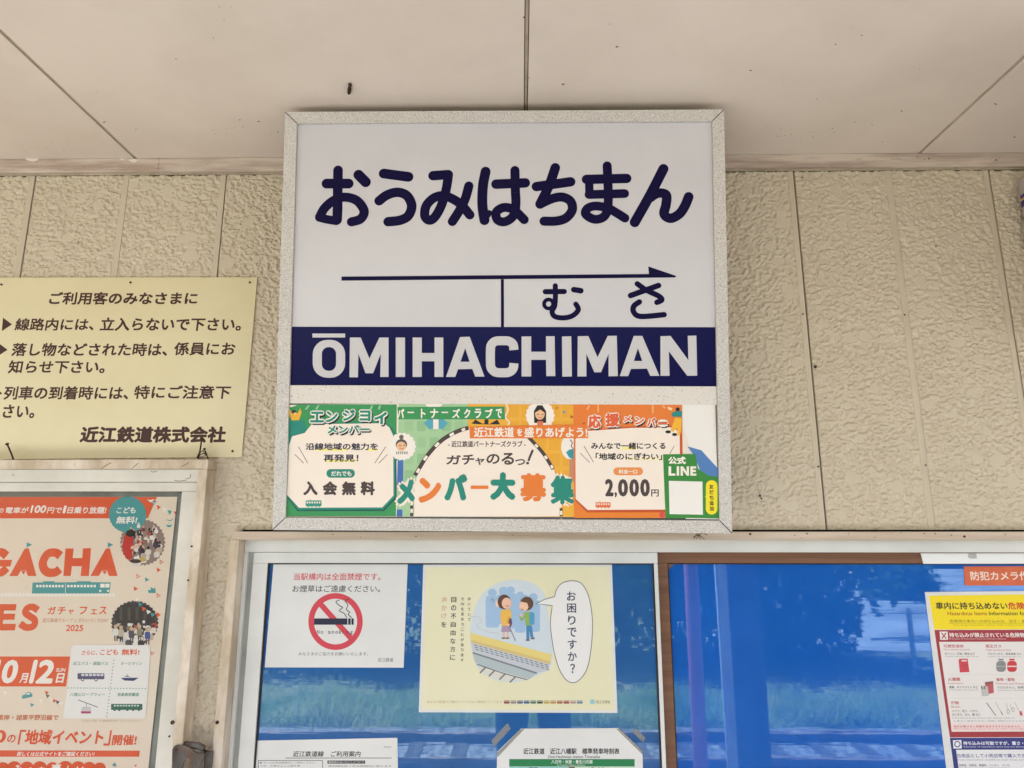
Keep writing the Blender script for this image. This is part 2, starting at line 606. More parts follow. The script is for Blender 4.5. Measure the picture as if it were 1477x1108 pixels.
marks += [(737 + x / 1.996, y / 1.996) for x, y in ((285, 70), (305, 135), (985, 80), (1010, 102), (1335, 97), (785, 247), (1160, 195), (1176, 200), (935, 128), (690, 203), (1070, 408), (870, 395), (895, 385), (990, 352), (1040, 360), (1125, 320), (150, 243), (880, 285), (925, 370), (60, 40), (38, 50), (52, 225), (38, 268), (1395, 300), (1450, 395), (205, 232))]
for x, y in marks:
    r_ = rnd.uniform(.7, 2.0)
    a_ = rnd.random() * 3
    cm.poly([(x - r_ * 1.6 * math.cos(a_), y - r_ * math.sin(a_)), (x - r_ * .2, y - r_ * .7), (x + r_ * 1.4 * math.cos(a_), y + r_ * .8 * math.sin(a_)), (x + r_ * .1, y + r_ * .6)], ink(*rnd.choice([(120, 98, 78), (150, 128, 104), (88, 68, 54), (160, 140, 112)])), 1)
for x, y in ((1170, 197), (980, 195), (1120, 190), (70, 210), (330, 190)):
    for k in range(9):
        q = (x + rnd.gauss(0, 22), y + rnd.gauss(0, 6))
        cm.ell(*q, rnd.uniform(.4, 1.2), rnd.uniform(.3, .7), ink(168, 148, 116), 1, 6)
absorb(soff, cm.build('speck', ST))

zc1 = wx(200, 247.2, -0.012)[1]
zc2 = wx(200, 251.5, -0.006)[1]
xj = wx(229, 238, -0.012)[0]
b = MB()
b.box(-9, xj - 0.0004, -0.012, 0.0, zc1, CEIL - 0.0006, 0, 0.001)
b.box(xj + 0.0004, 9, -0.0123, 0.0, zc1, CEIL - 0.0006, 0, 0.001)
b.box(-9, 9, -0.006, 0.0, zc2, zc1 - 0.0004, 1, 0.0006)
corn = b.build('cornice', [M_CORN, M_BATTEN], ST)
chips = Print(Panel((0, -0.0126, 0), (1, 0, 0), (0, 0, 1)), 0)
for cx, cy, w_, h_ in ((46, 230.5, 10, 3), (192, 232, 7, 3.2), (176, 230, 4, 1.6)):
    chips.poly([(cx - w_, cy - h_ * .3), (cx - w_ * .4, cy - h_), (cx + w_ * .6, cy - h_ * .8), (cx + w_, cy), (cx + w_ * .3, cy + h_ * .9), (cx - w_ * .5, cy + h_ * .5)], ink(236, 228, 216), 1)
for cx, cy, r_ in ((1340, 229, 1.4), (1333, 230, .8), (1437, 231, 1.6), (1434, 233, .9), (1442, 228, .7), (1323, 226, 1), (120, 240, .8), (300, 236, .7), (1180, 238, .7), (1260, 233, .6)):
    chips.ell(cx, cy, r_, r_ * .8, ink(90, 58, 44), 2, 8)
absorb(corn, chips.build('paint_speck', ST))

# window opening
WXL = wx(327.5, 1000, -0.02)[0]
WXR = 1.62
WZT = wx(700, 779, -0.02)[1]
WZB = 0.72
zc_top = wx(700, 767, -0.02)[1]
JX = [-9.0, -6.4] + [-3.93 + 0.244 * k for k in range(9)] + [-1.735, -1.491, -1.247, -1.004, -0.7525, -0.508, -0.264, -0.02, 0.22, 0.46, 0.6975, 0.943, 1.189, 1.433] + [1.677 + 0.244 * k for k in range(10)] + [6.4, 9.0]
JG = {-1.247: .0038, -1.004: .0009, -0.7525: .0026, 0.6975: .0046, 0.943: .0010, 1.189: .0036}
b = MB()

def piece(x0, x1, z0, z1, y0, y1, mi):
    if x1 - x0 < 1e-4 or z1 - z0 < 1e-4:
        return
    b.box(x0, x1, y0, y1, z0, z1, mi)

def wall_piece(x0, x1, y0, y1, mi):
    ox0, ox1 = WXL - 0.004, WXR + 0.004
    oz0, oz1 = WZB - 0.004, (WZT + 0.004 if mi > 1 else zc_top + 0.0042)
    top = zc2 - 0.0005 if y0 < 0.004 else CEIL
    if x1 <= ox0 or x0 >= ox1:
        piece(x0, x1, 0, top, y0, y1, mi)
        return
    piece(x0, min(x1, ox0), 0, top, y0, y1, mi)
    piece(max(x0, ox1), x1, 0, top, y0, y1, mi)
    a, c = max(x0, ox0), min(x1, ox1)
    piece(a, c, oz1, top, y0, y1, mi)
    piece(a, c, 0, oz0, y0, y1, mi)

for i in range(len(JX) - 1):
    g0, g1 = JG.get(JX[i], .0018), JG.get(JX[i + 1], .0018)
    wall_piece(JX[i] + g0 / 2, JX[i + 1] - 0.015, 0.0032, 0.008, 0)
    wall_piece(JX[i + 1] - 0.0148, JX[i + 1] - g1 / 2, -0.0012, 0.008, 1)
wall_piece(JX[0], JX[-1], 0.009, 0.02, 2)
wall_piece(JX[0], JX[-1], 0.0205, 0.16, 3)
wallo = b.build('wall', [M_STUCCO, M_STRIP, M_DARK, M_FLOOR], ST)
# the stucco relief: trowelled blobs and pits with a few smooth islands
def lattice(x, z, cx, cz, seed):
    r = np.random.RandomState(seed).rand(256, 256)
    fx, fz = x / cx + 40.0, z / cz + 10.0
    i, j = np.floor(fx).astype(int), np.floor(fz).astype(int)
    u, w = fx - i, fz - j
    u, w = u * u * (3 - 2 * u), w * w * (3 - 2 * w)
    g = lambda a, c: r[a % 256, c % 256]
    return (g(i, j) * (1 - u) + g(i + 1, j) * u) * (1 - w) + (g(i, j + 1) * (1 - u) + g(i + 1, j + 1) * u) * w

def relief(X, Z):
    wx_, wz_ = X + .004 * (lattice(X, Z, .02, .02, 1) - .5), Z + .004 * (lattice(X, Z, .02, .02, 2) - .5)
    n = .5 * lattice(wx_, wz_, .0084, .0062, 3) + .32 * lattice(wx_ * .8 + wz_ * .6, wz_ * .8 - wx_ * .6, .0055, .0044, 4) + .18 * lattice(wx_, wz_, .0040, .0034, 5)
    s_ = lambda a, c, t: np.clip((t - a) / (c - a), 0, 1) ** 2 * (3 - 2 * np.clip((t - a) / (c - a), 0, 1))
    h = .0019 * s_(.35, .44, n) + .0021 * s_(.53, .605, n) + .0016 * (n - .5)
    rr_ = np.random.RandomState(9)
    k = np.ones_like(X)
    for _ in range(520):
        ax, az = rr_.uniform(-1.6, 1.6), rr_.uniform(1.0, 2.6)
        ra = rr_.uniform(.006, .017)
        sel = (np.abs(X - ax) < .03) & (np.abs(Z - az) < .03)
        if sel.any():
            d = np.hypot((X[sel] - ax) / 1.25, Z[sel] - az) / ra + (lattice(X[sel], Z[sel], .012, .012, 6) - .5) * .5
            k[sel] = np.minimum(k[sel], s_(.75, 1.1, d))
    return h * k + .0025 * (1 - k)

GS = 0.0012
for i in range(len(JX) - 1):
    x0, x1 = JX[i] + JG.get(JX[i], .0018) / 2, JX[i + 1] - 0.015
    if x1 < -1.5 or x0 > 1.5:
        continue
    for a, c, z0, z1 in ((x0, x1, zc_top + .0042, zc2 - .001), (x0, min(x1, WXL - .006), 1.02, zc_top + .0042)):
        if c - a < .01 or (a > -.46 and c < .36):
            continue
        nx, nz = int((c - a) / GS) + 2, int((z1 - z0) / GS) + 2
        gx, gz = np.linspace(a, c, nx), np.linspace(z0, z1, nz)
        X, Z = np.meshgrid(gx, gz, indexing='ij')
        e_ = np.clip(np.minimum(X - a, c - X) / .002, 0, 1)
        Y = (.0018 - relief(X, Z)) * e_ - .0006 * (1 - e_)
        vs = np.stack([X, Y, Z], -1).reshape(-1, 3)
        q = np.arange(nx * nz).reshape(nx, nz)
        fq = np.stack([q[:-1, :-1], q[1:, :-1], q[1:, 1:], q[:-1, 1:]], -1).reshape(-1, 4)
        me = bpy.data.meshes.new('wall_relief')
        me.vertices.add(len(vs)); me.vertices.foreach_set('co', vs.ravel().astype(np.float32))
        me.loops.add(fq.size); me.loops.foreach_set('vertex_index', fq.ravel().astype(np.int32))
        me.polygons.add(len(fq)); me.polygons.foreach_set('loop_start', np.arange(0, fq.size, 4, dtype=np.int32))
        me.polygons.foreach_set('use_smooth', np.ones(len(fq), dtype=bool))
        me.update(calc_edges=True)
        me.materials.append(M_STUCCO)
        o = bpy.data.objects.new('wall_panel', me)
        COL.objects.link(o)
        o.parent = ST
sp = Print(Panel((0, 0, 0), (1, 0, 0), (0, 0, 1)), 0.0042)
for cx, cy, r_ in ((1158, 453, 1.6), (1305, 454, 1.6), (1176, 529, 2.8), (1157, 256, 1.4), (1350, 355, 1.3), (1096, 715, 2.0), (1098, 719, 1.5), (1180, 673, 1.8), (1335, 671, 1.6), (332, 400, 1.2), (113, 350, 1.4)):
    sp.poly([(cx - r_, cy), (cx - r_ * .2, cy - r_ * .8), (cx + r_, cy - r_ * .4), (cx + r_ * .4, cy + r_), (cx - r_ * .5, cy + r_ * .7)], ink(52, 40, 32), 1)
absorb(wallo, sp.build('dirt_speck', ST))

# timber casing round the window
xc_l = wx(313, 1000, -0.02)[0]
b = MB()
b.box(xc_l + 0.004, WXR + 0.03, -0.0205, 0.03, WZT, zc_top, 0, 0.0012)
b.box(WXR, WXR + 0.03, -0.02, 0.03, WZB, WZT - 0.0004, 1, 0.0012)
b.box(xc_l, WXL, -0.02, 0.03, WZB - 0.03, WZT - 0.0004, 1, 0.0012)
b.box(WXL + 0.0003, WXR - 0.0003, -0.03, 0.03, WZB - 0.03, WZB, 1, 0.0012)
casing = b.build('window_casing', [M_WOODH, M_WOOD], ST)
nl = MB()
def disc(mb, x, y, yy, r_, t=0.002):
    X, Z = wx(x, y, yy)
    mb.tube([(X, yy + 0.0005, Z), (X, yy - t, Z)], r_, 10)
disc(nl, 313.5, 1042, -0.0201, 0.0036)
nl.build('nail', M_NAIL, ST)
rs = Print(Panel((0, -0.0208, 0), (1, 0, 0), (0, 0, 1)), 0.0)
for cx, cy, r_ in ((1082, 770.5, 2.0), (1391, 774, 2.2), (1146, 772, 1), (1156, 776, .8), (1262, 775, .9), (1300, 769, .8), (1372, 772, 1), (600, 774, 1), (740, 772, .8), (480, 771, 1), (520, 775, .8), (1164, 770, 1.3), (1333, 770, 1.1), (1349, 770, 1.1), (1224, 770, .8), (1450, 771, 1)):
    rs.ell(cx, cy, r_, r_ * .8, ink(58, 40, 30), 1, 8)
for q in ([(1001, 777), (1006, 770), (1010, 777)], [(1004, 777), (1012, 769), (1020, 772)], [(1000, 775), (1008, 772), (1016, 778)]):
    rs.stroke(q, .9, ink(70, 52, 40), 2)
absorb(casing, rs.build('stain', ST))

# aluminium frame of the window
zh1 = wx(700, 796.6, 0.012)[1]
xj1, xj2 = wx(347, 1050, 0.012)[0], wx(342, 1000, 0.012)[0]
WN = MB()
WN.box(WXL + 0.0005, WXR - 0.0005, 0.012, 0.10, zh1, WZT - 0.0005, 0, 0.001)
WN.box(WXL + 0.0005, WXL + 0.009, 0.012, 0.10, WZB + 0.001, zh1 - 0.0004, 0, 0.001)
WN.box(WXL + 0.0092, WXL + 0.021, 0.022, 0.10, WZB + 0.001, zh1 - 0.0004, 1)
WN.box(WXR - 0.03, WXR - 0.0005, 0.012, 0.10, WZB + 0.001, zh1 - 0.0004, 0, 0.001)
WN.box(WXL + 0.0215, WXR - 0.0305, 0.012, 0.10, WZB + 0.001, WZB + 0.03, 0, 0.001)
WN.build('window_frame', [M_ALU, M_ALUD], ST)

def sash(name_mats, x0, x1, yf, z0, z1, st_l, st_r, rail, pane_mat, rubber=0.003, depth=0.022, rad=0.0):
    mb = MB()
    mb.box(x0, x1, yf, yf + depth, z1 - rail, z1, 0, 0.0008)
    mb.box(x0, x1, yf, yf + depth, z0, z0 + rail * 1.5, 0, 0.0008)
    mb.box(x0, x0 + st_l, yf, yf + depth, z0 + rail * 1.5 + .0003, z1 - rail - .0003, 1, 0.0008)
    mb.box(x1 - st_r, x1, yf, yf + depth, z0 + rail * 1.5 + .0003, z1 - rail - .0003, 1, 0.0008)
    a0, a1, c0, c1 = x0 + st_l, x1 - st_r, z0 + rail * 1.5, z1 - rail
    r_ = rubber
    mb.box(a0 + .0002, a1 - .0002, yf + .004, yf + .016, c1 - r_, c1 - .0003, 2)
    mb.box(a0 + .0002, a0 + r_, yf + .004, yf + .016, c0 + .0003, c1 - r_ - .0002, 2)
    mb.box(a1 - r_, a1 - .0002, yf + .004, yf + .016, c0 + .0003, c1 - r_ - .0002, 2)
    if rad:
        for sx in (0, 1):
            X0 = a0 + r_ if sx == 0 else a1 - r_
            sg = 1 if sx == 0 else -1
            ring = [Vector((X0, yf + .0045, c1 - r_))]
            for i in range(7):
                t = R(90 * i / 6)
                ring.append(Vector((X0 + sg * (rad - rad * math.sin(t)), yf + .0045, c1 - r_ - rad + rad * math.cos(t))))
            mb.prism(ring, Vector((0, .008, 0)), 0)
    w = mb.build('window', name_mats, ST)
    p = MB()
    p.box(a0 + .0004, a1 - .0004, yf + .009, yf + .014, c0 + .0004, c1 - .0006)
    p.build('pane', pane_mat, w)
    return w

yL, yR = 0.016, 0.042
xl0 = WXL + 0.0215
xl1 = wx(954.5, 950, yL)[0]
zt = wx(700, 796.8, yL)[1] - 0.0006
xs = wx(369, 1050, yL)[0]
sash([M_ALU, M_ALU, M_RUBBER], xl0, xl1, yL, WZB + 0.031, zt, xs - xl0, xl1 - wx(949, 950, yL)[0], zt - wx(700, 812.5, yL)[1], M_BLUEL)
xr0 = xl1 - 0.012
zr = wx(1200, 796.5, yR)[1]
sash([M_BROWN, M_BROWN, M_RUBBER], xr0, WXR - 0.031, yR, WZB + 0.031, zr, wx(969, 950, yR)[0] - xr0, 0.03, zr - wx(1200, 812.5, yR)[1], M_BLUER, rad=0.018)
PL = Panel((0, yL + 0.0088, 0), (1, 0, 0), (0, 0, 1))     # outer face of the left pane
PR = Panel((0, yR + 0.0088, 0), (1, 0, 0), (0, 0, 1))

# ------------------------------------------------------------------ poster case on the left
yW, yA, yS, yG, yP = -0.046, -0.042, -0.034, -0.026, -0.010
CS = empty('notice_case', (wx(285, 850, 0)[0] - 0.3, 0, 1.1), 'weathered wood and aluminium poster case with a sliding glass front below the yellow board', 'poster case')
CXL, CZB = -1.62, 0.78
xo = wx(282.7, 860, yW)[0]
xi = wx(268.5, 860, yW)[0]
zo, zi = wx(150, 663, yW)[1], wx(150, 676.5, yW)[1]
b = MB()
b.box(CXL, xo, yW, 0, zi, zo, 0, 0.0015)
b.box(xi, xo - 0.0005, yW + .0004, 0, CZB, zi - .0004, 0, 0.0015)
b.box(CXL, CXL + xo - xi, yW + .0004, 0, CZB, zi - .0004, 0, 0.0015)
b.box(CXL, xo, yW, 0, CZB - .025, CZB - .0004, 0, 0.0015)
wfr = b.build('wood_frame', M_WOOD, CS)
za = wx(150, 695.2, yA)[1]
b = MB()
b.box(CXL + xo - xi + .0005, xi - .0005, yA, -0.008, za, zi - .0006, 0, 0.001)
zs = wx(150, 708.8, yS)[1]
xs1, xs0 = xi - .0006, wx(247.5, 860, yS)[0]
b.box(CXL + xo - xi + .0005, xs1, yS, -0.016, zs, za - .0006, 0, 0.001)
b.box(xs0, xs1, yS + .0003, -0.016, CZB + .03, zs - .0004, 0, 0.001)
b.box(CXL + xo - xi + .0005, CXL + .05, yS + .0003, -0.016, CZB + .03, zs - .0004, 0, 0.001)
b.box(CXL + xo - xi + .0005, xs1, yS, -0.016, CZB + .0005, CZB + .0295, 0, 0.001)
sfr = b.build('sash_frame', M_ALUW, CS)
b = MB()
b.box(CXL + .02, xi - .001, -0.0075, -0.0008, CZB + .001, zi - .001, 0)
b.build('back_panel', mottled('grey_backing', lin((128, 128, 124)), lin((150, 150, 146)), 9), CS)
b = MB()
b.box(CXL + .045, xs0 + .004, yG, yG + .003, CZB + .026, zs + .004, 0)
b.build('pane', M_GLASS, CS)
for q in ((249, 1042, yW, 0.0042), (276.5, 788, yW, 0.002), (271.5, 837, yW, 0.002), (244.5, 1062, yA, 0.002)):
    b = MB()
    disc(b, *q)
    b.build('nail', M_NAIL, CS)
rs = Print(Panel((0, yW - .0003, 0), (1, 0, 0), (0, 0, 1)), 0.0)
for q in ([(146, 676), (152, 672), (160, 668)], [(190, 676), (196, 671), (199, 668)], [(262, 673), (268, 670), (272, 667)]):
    rs.stroke(q, .9, ink(110, 84, 60), 1)
absorb(wfr, rs.build('stain', CS))
rs = Print(Panel((0, yA - .0003, 0), (1, 0, 0), (0, 0, 1)), 0.0)
for q in ([(218, 680), (221, 681), (226, 680)], [(268, 691), (274, 689), (275, 684)], [(252, 693), (258, 694), (268, 693)], [(18, 684), (20, 686)]):
    rs.stroke(q, .9, ink(112, 100, 90), 1)
absorb(sfr, rs.build('scratch', CS))

def nail(label, a, c, ya, yc, r_):
    A, C_ = wx(*a, ya), wx(*c, yc)
    pa, pc = Vector((A[0], ya, A[1])), Vector((C_[0], yc, C_[1]))
    mb = MB()
    d = (pc - pa).normalized()
    mb.tube([pa, pa.lerp(pc, .6) + Vector((.0006, 0, 0)), pc], r_, 8)
    mb.tube([pa - d * .0016, pa], r_ * 2.3, 10)
    o = mb.build('rusty_nail', M_NAIL, None, origin=pc)
    tag(o, label, 'nail', 'rusty nails on top of the poster case')
nail('slanting rusty nail at the far left, in front of the board beside the word さい', (10.5, 641), (19.5, 663), -0.03, -0.035, .0018)
nail('long upright rusty nail in front of the character 会 on the yellow board', (291, 634), (286, 662), -0.026, -0.035, .0018)
nail('short leaning rusty nail beside the dark wire scrap on the case corner', (295, 648), (300, 662), -0.03, -0.035, .0014)
X, Z = wx(293, 656, -0.03)
b = MB()
pts = [wx(x, y, -0.03) for x, y in ((284, 661), (287, 655), (294, 650), (297, 657), (291, 660), (288, 657), (296, 653), (301, 661))]
b.tube([(p[0], -0.03 - .002 * (i % 3), p[1]) for i, p in enumerate(pts)], .0013, 6)
tag(b.build('wire_scrap', M_NAIL, None, True, origin=(X, -0.03, Z)), 'dark twisted wire scrap on the top right corner of the poster case', 'wire')
# ------------------------------------------------------------------ yellow notice board
bx, bz = wx(170, 530, -0.004)
BD = empty('notice_board', (bx, 0, bz), 'pale yellow enamel board with brown handwritten-style rules for passengers, above the poster case', 'notice board')
M_YEL = mottled('yellow_enamel', lin((221, 209, 170)), lin((228, 218, 183)), 2.5, 0.3, 0.45)
slab('board', WALL, [(-16, 400.5), (371, 400), (348.5, 659), (-30, 663)], 0.0008, 0.0058, M_YEL, BD)
p = Print(WALL, 0.0059)
DB = ink(72, 42, 40)
p.crop(0, 380, 3.692)
LN = [('ご利用客のみなさまに', 264, 152, 1052, 220, .014),
      ('線路内には、', 82, 292, 502, 358, .012), ('立入らないで下さい。', 535, 288, 1285, 360, .012),
      ('落し物などされた時は、', 64, 424, 893, 494, .012), ('係員にお', 928, 420, 1254, 490, .012),
      ('知らせ下さい。', 46, 516, 560, 586, .012),
      ('列車の到着時には、', 22, 654, 686, 726, .012), ('特にご注意下', 715, 650, 1228, 722, .012),
      ('さい。', 16, 752, 186, 824, .012), ('近江鉄道株式会社', 428, 868, 1204, 956, .022)]
for t, x0, y0, x1, y1, bo in LN:
    p.text(t, x0, y0, x1, y1, DB, bo * 2.1, 1, slant=0.03)
for x, y in ((10, 325), (-14, 460), (-42, 692)):
    p.poly([(x + 6, y - 36), (x + 54, y), (x, y + 36)], DB, 1)
p.build('lettering', BD)
for x, y in ((3, 411), (189, 408), (361, 408), (336, 651)):
    X, Z = wx(x, y, -0.004)
    b = MB()
    b.tube([(X, -0.0058, Z), (X, -0.007, Z)], .0028, 10)
    b.build('screw', M_NAIL, BD)

# ------------------------------------------------------------------ station name sign, tipped forward
K = (1.568 - 0.13) / (1.568 - 0.085)
SW, SH = 0.99609587 * K, 0.94204074 * K
tl, yw_, rl = 0.12964734, -0.00823356, -0.00701107
u_ = Vector((math.cos(yw_), math.sin(yw_), 0))
n0 = Vector((math.sin(yw_), -math.cos(yw_), 0))
v_ = Vector((0, 0, 1)) * math.cos(tl) + n0 * math.sin(tl)
u2, v2 = u_ * math.cos(rl) + v_ * math.sin(rl), v_ * math.cos(rl) - u_ * math.sin(rl)
b0 = CAM + K * (Vector((-0.04261183, -0.085, 1.62810404)) - CAM)
SP = Panel(b0, u2, v2)
SG = empty('station_name_sign', b0, 'large white illuminated-type station name sign in a speckled grey frame, reading おうみはちまん', 'station sign')

def on_sign(pts, d0, d1, name, m, ch=0):
    b = MB()
    b.prism([SP.at(a, c, d0) for a, c in pts], SP.n * (d1 - d0))
    return b.build(name, m, SG)
FB = SP.uv(411, 746.7)
FT = SP.uv(1028, 174.3)
BL, BR_, BB, BT = -SW / 2, SW / 2, 0.0, SH
fi_l, fi_b = SP.uv(420, 560)[0] - .001, FB[1]
fi_l = (SP.uv(428.5, 178)[0] + SP.uv(411, 746)[0]) / 2
fi_r = (SP.uv(1028, 174)[0] + SP.uv(1038, 749)[0]) / 2
fi_t = FT[1]
bm_ = MB()
T = 0.10
g = 0.0004
ring_o = [(BL, BB), (BR_, BB), (BR_, BT), (BL, BT)]
ring_i = [(fi_l, fi_b), (fi_r, fi_b), (fi_r, fi_t), (fi_l, fi_t)]
for i in range(4):                                   # four mitred rails
    j = (i + 1) % 4
    q = [Vector(ring_o[i]), Vector(ring_o[j]), Vector(ring_i[j]), Vector(ring_i[i])]
    e = (q[1] - q[0]).normalized() * g
    q = [q[0] + e, q[1] - e, q[2] - e, q[3] + e]
    bm_.prism([SP.at(c.x, c.y, -0.028) for c in q], SP.n * 0.028)
frame = bm_.build('frame', M_SPECK, SG)
c_ = MB()                                            # casing behind the front frame
c_.prism([SP.at(a, c, -T) for a, c in ((BL + .004, BB + .004), (BR_ - .004, BB + .004), (BR_ - .004, BT - .004), (BL + .004, BT - .004))], SP.n * (T - 0.0285))
c_.build('casing', M_ALUD, SG)
mt = MB()
for a, c in ((BL, BT), (BR_, BT), (BL, BB), (BR_, BB)):
    i = (fi_l if a < 0 else fi_r, fi_t if c > 0.1 else fi_b)
    d = Vector((i[0] - a, i[1] - c)).normalized()
    nn = Vector((-d.y, d.x)) * 0.0009
    A, B_ = Vector((a, c)) + d * .001, Vector(i) - d * .0003
    mt.prism([SP.at(*(A + nn), -.002), SP.at(*(B_ + nn), -.002), SP.at(*(B_ - nn), -.002), SP.at(*(A - nn), -.002)], SP.n * .0022)
absorb(frame, mt.build('mitre_joint', M_RUBBER, SG))
yb_t = (SP.uv(416, 559.6)[1] + SP.uv(1032, 552.8)[1]) / 2      # face bottom / rail top
yb_b = (SP.uv(416, 581.5)[1] + SP.uv(1032, 577.5)[1]) / 2 - .001
fc = [(fi_l - .004, yb_t), (fi_r + .004, yb_t), (fi_r + .004, fi_t + .004), (fi_l - .004, fi_t + .004)]
on_sign([(fi_l + .0005, yb_t), (fi_r - .0005, yb_t), (fi_r - .0005, fi_t - .0005), (fi_l + .0005, fi_t - .0005)], -0.011, -0.007, 'face_panel', M_ACRYL)
on_sign([(fi_l + .0005, yb_b - .004), (fi_r - .0005, yb_b - .004), (fi_r - .0005, yb_t - .0004), (fi_l + .0005, yb_t - .0004)], -0.012, -0.004, 'divider_rail', M_SPECKW)
on_sign([(fi_l + .0005, fi_b + .0005), (fi_r - .0005, fi_b + .0005), (fi_r - .0005, yb_b - .0045), (fi_l + .0005, yb_b - .0045)], -0.012, -0.0085, 'lower_panel', ink(120, 122, 126))
dF = -0.0069
p = Print(SP, dF)
c4, c5, c6, c7 = (390, 150, 4.22), (730, 150, 4.344), (400, 370, 4.344), (730, 370, 4.344)
NV = M_NAVY
p.crop(*c4)
p.stroke([(342, 485), (476, 485)], 61.19, NV, 1)
p.stroke([(412, 404), (410, 520), (409, 640), (406, 706)], 59.08, NV, 2)
p.stroke([(402, 712), (345, 703), (300, 692)], 52.75, NV, 3)
p.stroke([(300, 690), (330, 635), (385, 588), (450, 568), (525, 588), (570, 650), (550, 700), (494, 718)], 56.97, NV, 4)
p.stroke([(537, 432), (580, 476)], 63.3, NV, 1)
p.stroke([(690, 424), (840, 444)], 61.19, NV, 1)
p.stroke([(662, 590), (710, 555), (775, 538), (832, 560), (860, 620), (840, 680), (790, 708), (717, 717)], 59.08, NV, 1)
p.stroke([(990, 437), (1082, 430)], 59.08, NV, 1)
p.stroke([(1084, 430), (1070, 520), (1040, 620), (1000, 690), (966, 708), (940, 680), (950, 618), (1000, 570), (1060, 560), (1130, 590), (1178, 632), (1214, 676)], 56.97, NV, 2)
p.stroke([(1208, 500), (1185, 580), (1150, 650), (1108, 716)], 56.97, NV, 3)
p.stroke([(1310, 412), (1294, 500), (1290, 610), (1303, 708)], 61.19, NV, 1)
p.stroke([(1303, 708), (1332, 664)], 35.87, NV, 2)
p.crop(0, 0, 1)
p.stroke([(715.5, 265.8), (757.5, 264)], 14.14, NV, 3)
p.stroke([(742.7, 246), (743.4, 275), (744, 296), (740, 312), (728, 320), (717.5, 317), (716, 306), (727, 299.5), (741, 303), (756, 317)], 13.29, NV, 4)
p.crop(*c5)
p.stroke([(190, 518), (404, 488)], 61.19, NV, 1)
p.stroke([(308, 400), (270, 510), (213, 628)], 61.19, NV, 2)
p.stroke([(213, 628), (285, 595), (350, 584), (403, 610), (414, 665), (375, 715), (315, 734), (238, 735)], 59.08, NV, 3)
p.stroke([(504, 473), (755, 467)], 61.19, NV, 1)
p.stroke([(520, 490), (522, 560)], 52.75, NV, 2)
p.stroke([(520, 568), (742, 562)], 56.97, NV, 3)
p.stroke([(633, 388), (638, 500), (640, 610), (630, 680), (600, 715), (548, 722), (498, 690), (512, 654), (565, 640), (640, 655), (690, 682), (744, 716)], 56.97, NV, 4)
p.stroke([(986, 407), (900, 575), (806, 742)], 63.3, NV, 1)
p.stroke([(900, 590), (950, 560), (1002, 570), (1002, 630), (990, 690), (1030, 717), (1085, 690), (1120, 640), (1144, 582)], 61.19, NV, 2)
p.crop(*c7)
p.stroke([(246, 221), (364, 220)], 33.76, NV, 1)
p.stroke([(308, 184), (309, 250), (304, 310), (288, 345), (305, 376), (360, 385), (415, 372), (452, 335), (437, 299)], 32.7, NV, 2)
p.ring(266, 298, 40, 40, 24, NV, 3)
p.stroke([(424, 208), (468, 215)], 35.87, NV, 1)
p.stroke([(780, 245), (955, 182)], 35.87, NV, 1)
p.stroke([(822, 172), (880, 212), (955, 248), (975, 272), (945, 288)], 34.81, NV, 2)
p.stroke([(835, 285), (800, 312), (800, 350), (845, 376), (990, 365)], 34.81, NV, 1)
p.crop(0, 0, 1)
p.poly([(492.5, 399), (936, 395.3), (934.9, 384.3), (975.2, 398), (974.3, 400.3), (936, 400.8), (492.5, 405)], NV, 1)
p.poly([(722.4, 403), (726.8, 403), (727, 472), (722.6, 472)], NV, 2)
p.build('lettering', SG)
bt = (SP.uv(420.7, 472.4)[1] + SP.uv(1030, 469.6)[1]) / 2
on_sign([(fi_l + .0006, yb_t + .0002), (fi_r - .0006, yb_t + .0002), (fi_r - .0006, bt), (fi_l + .0006, bt)], -0.0068, -0.0066, 'romaji_band', M_BAND)
p = Print(SP, -0.00655)
WH = pr_mat('white_film', lin((207, 205, 209)), 0.3, 0.5)
p.crop(*c6)
p.rect(220, 483, 425, 508, WH, 1)
p.poly(rr(222, 523, 425, 760, 90), WH, 1, [rr(279, 568, 368, 717, 42)])
MM = [(452, 757), (455, 508), (522, 508), (577, 640), (640, 508), (697, 508), (697, 755), (645, 755), (648, 610), (600, 732), (553, 732), (508, 610), (505, 757)]
p.poly(MM, WH, 1)
p.rect(742, 508, 800, 755, WH, 1)
p.poly([(848, 755), (848, 508), (905, 508), (905, 605), (985, 605), (985, 508), (1040, 508), (1040, 755), (985, 755), (985, 657), (905, 657), (905, 755)], WH, 1)
p.poly([(1057, 755), (1145, 505), (1205, 503), (1298, 753), (1240, 753), (1222, 705), (1132, 707), (1115, 755)], WH, 1, [[(1148, 660), (1205, 660), (1177, 575)]])
p.crop(0, 0, 1)
p.stroke([(741.2, 505), (740, 497), (734, 492.3), (724.5, 491.6), (714.5, 492.4), (708.5, 498), (707.4, 506), (707.4, 523), (708.5, 531), (714.5, 536.8), (724.5, 537.8), (734, 537), (740, 532), (741.2, 524)], 13, WH, 1, cap='flat')
p.crop(*c7)
p.poly([(97, 752), (97, 502), (157, 501), (157, 597), (250, 597), (250, 500), (304, 500), (308, 750), (252, 750), (250, 648), (157, 648), (157, 752)], WH, 1)
p.poly([(350, 502), (408, 500), (412, 752), (352, 753)], WH, 1)
p.poly([(447, 752), (449, 500), (515, 499), (573, 632), (637, 498), (693, 497), (700, 750), (642, 751), (642, 610), (595, 726), (553, 726), (503, 610), (503, 752)], WH, 1)
p.poly([(712, 750), (800, 498), (853, 498), (960, 748), (903, 748), (883, 703), (782, 705), (765, 750)], WH, 1, [[(800, 655), (853, 655), (826, 575)]])
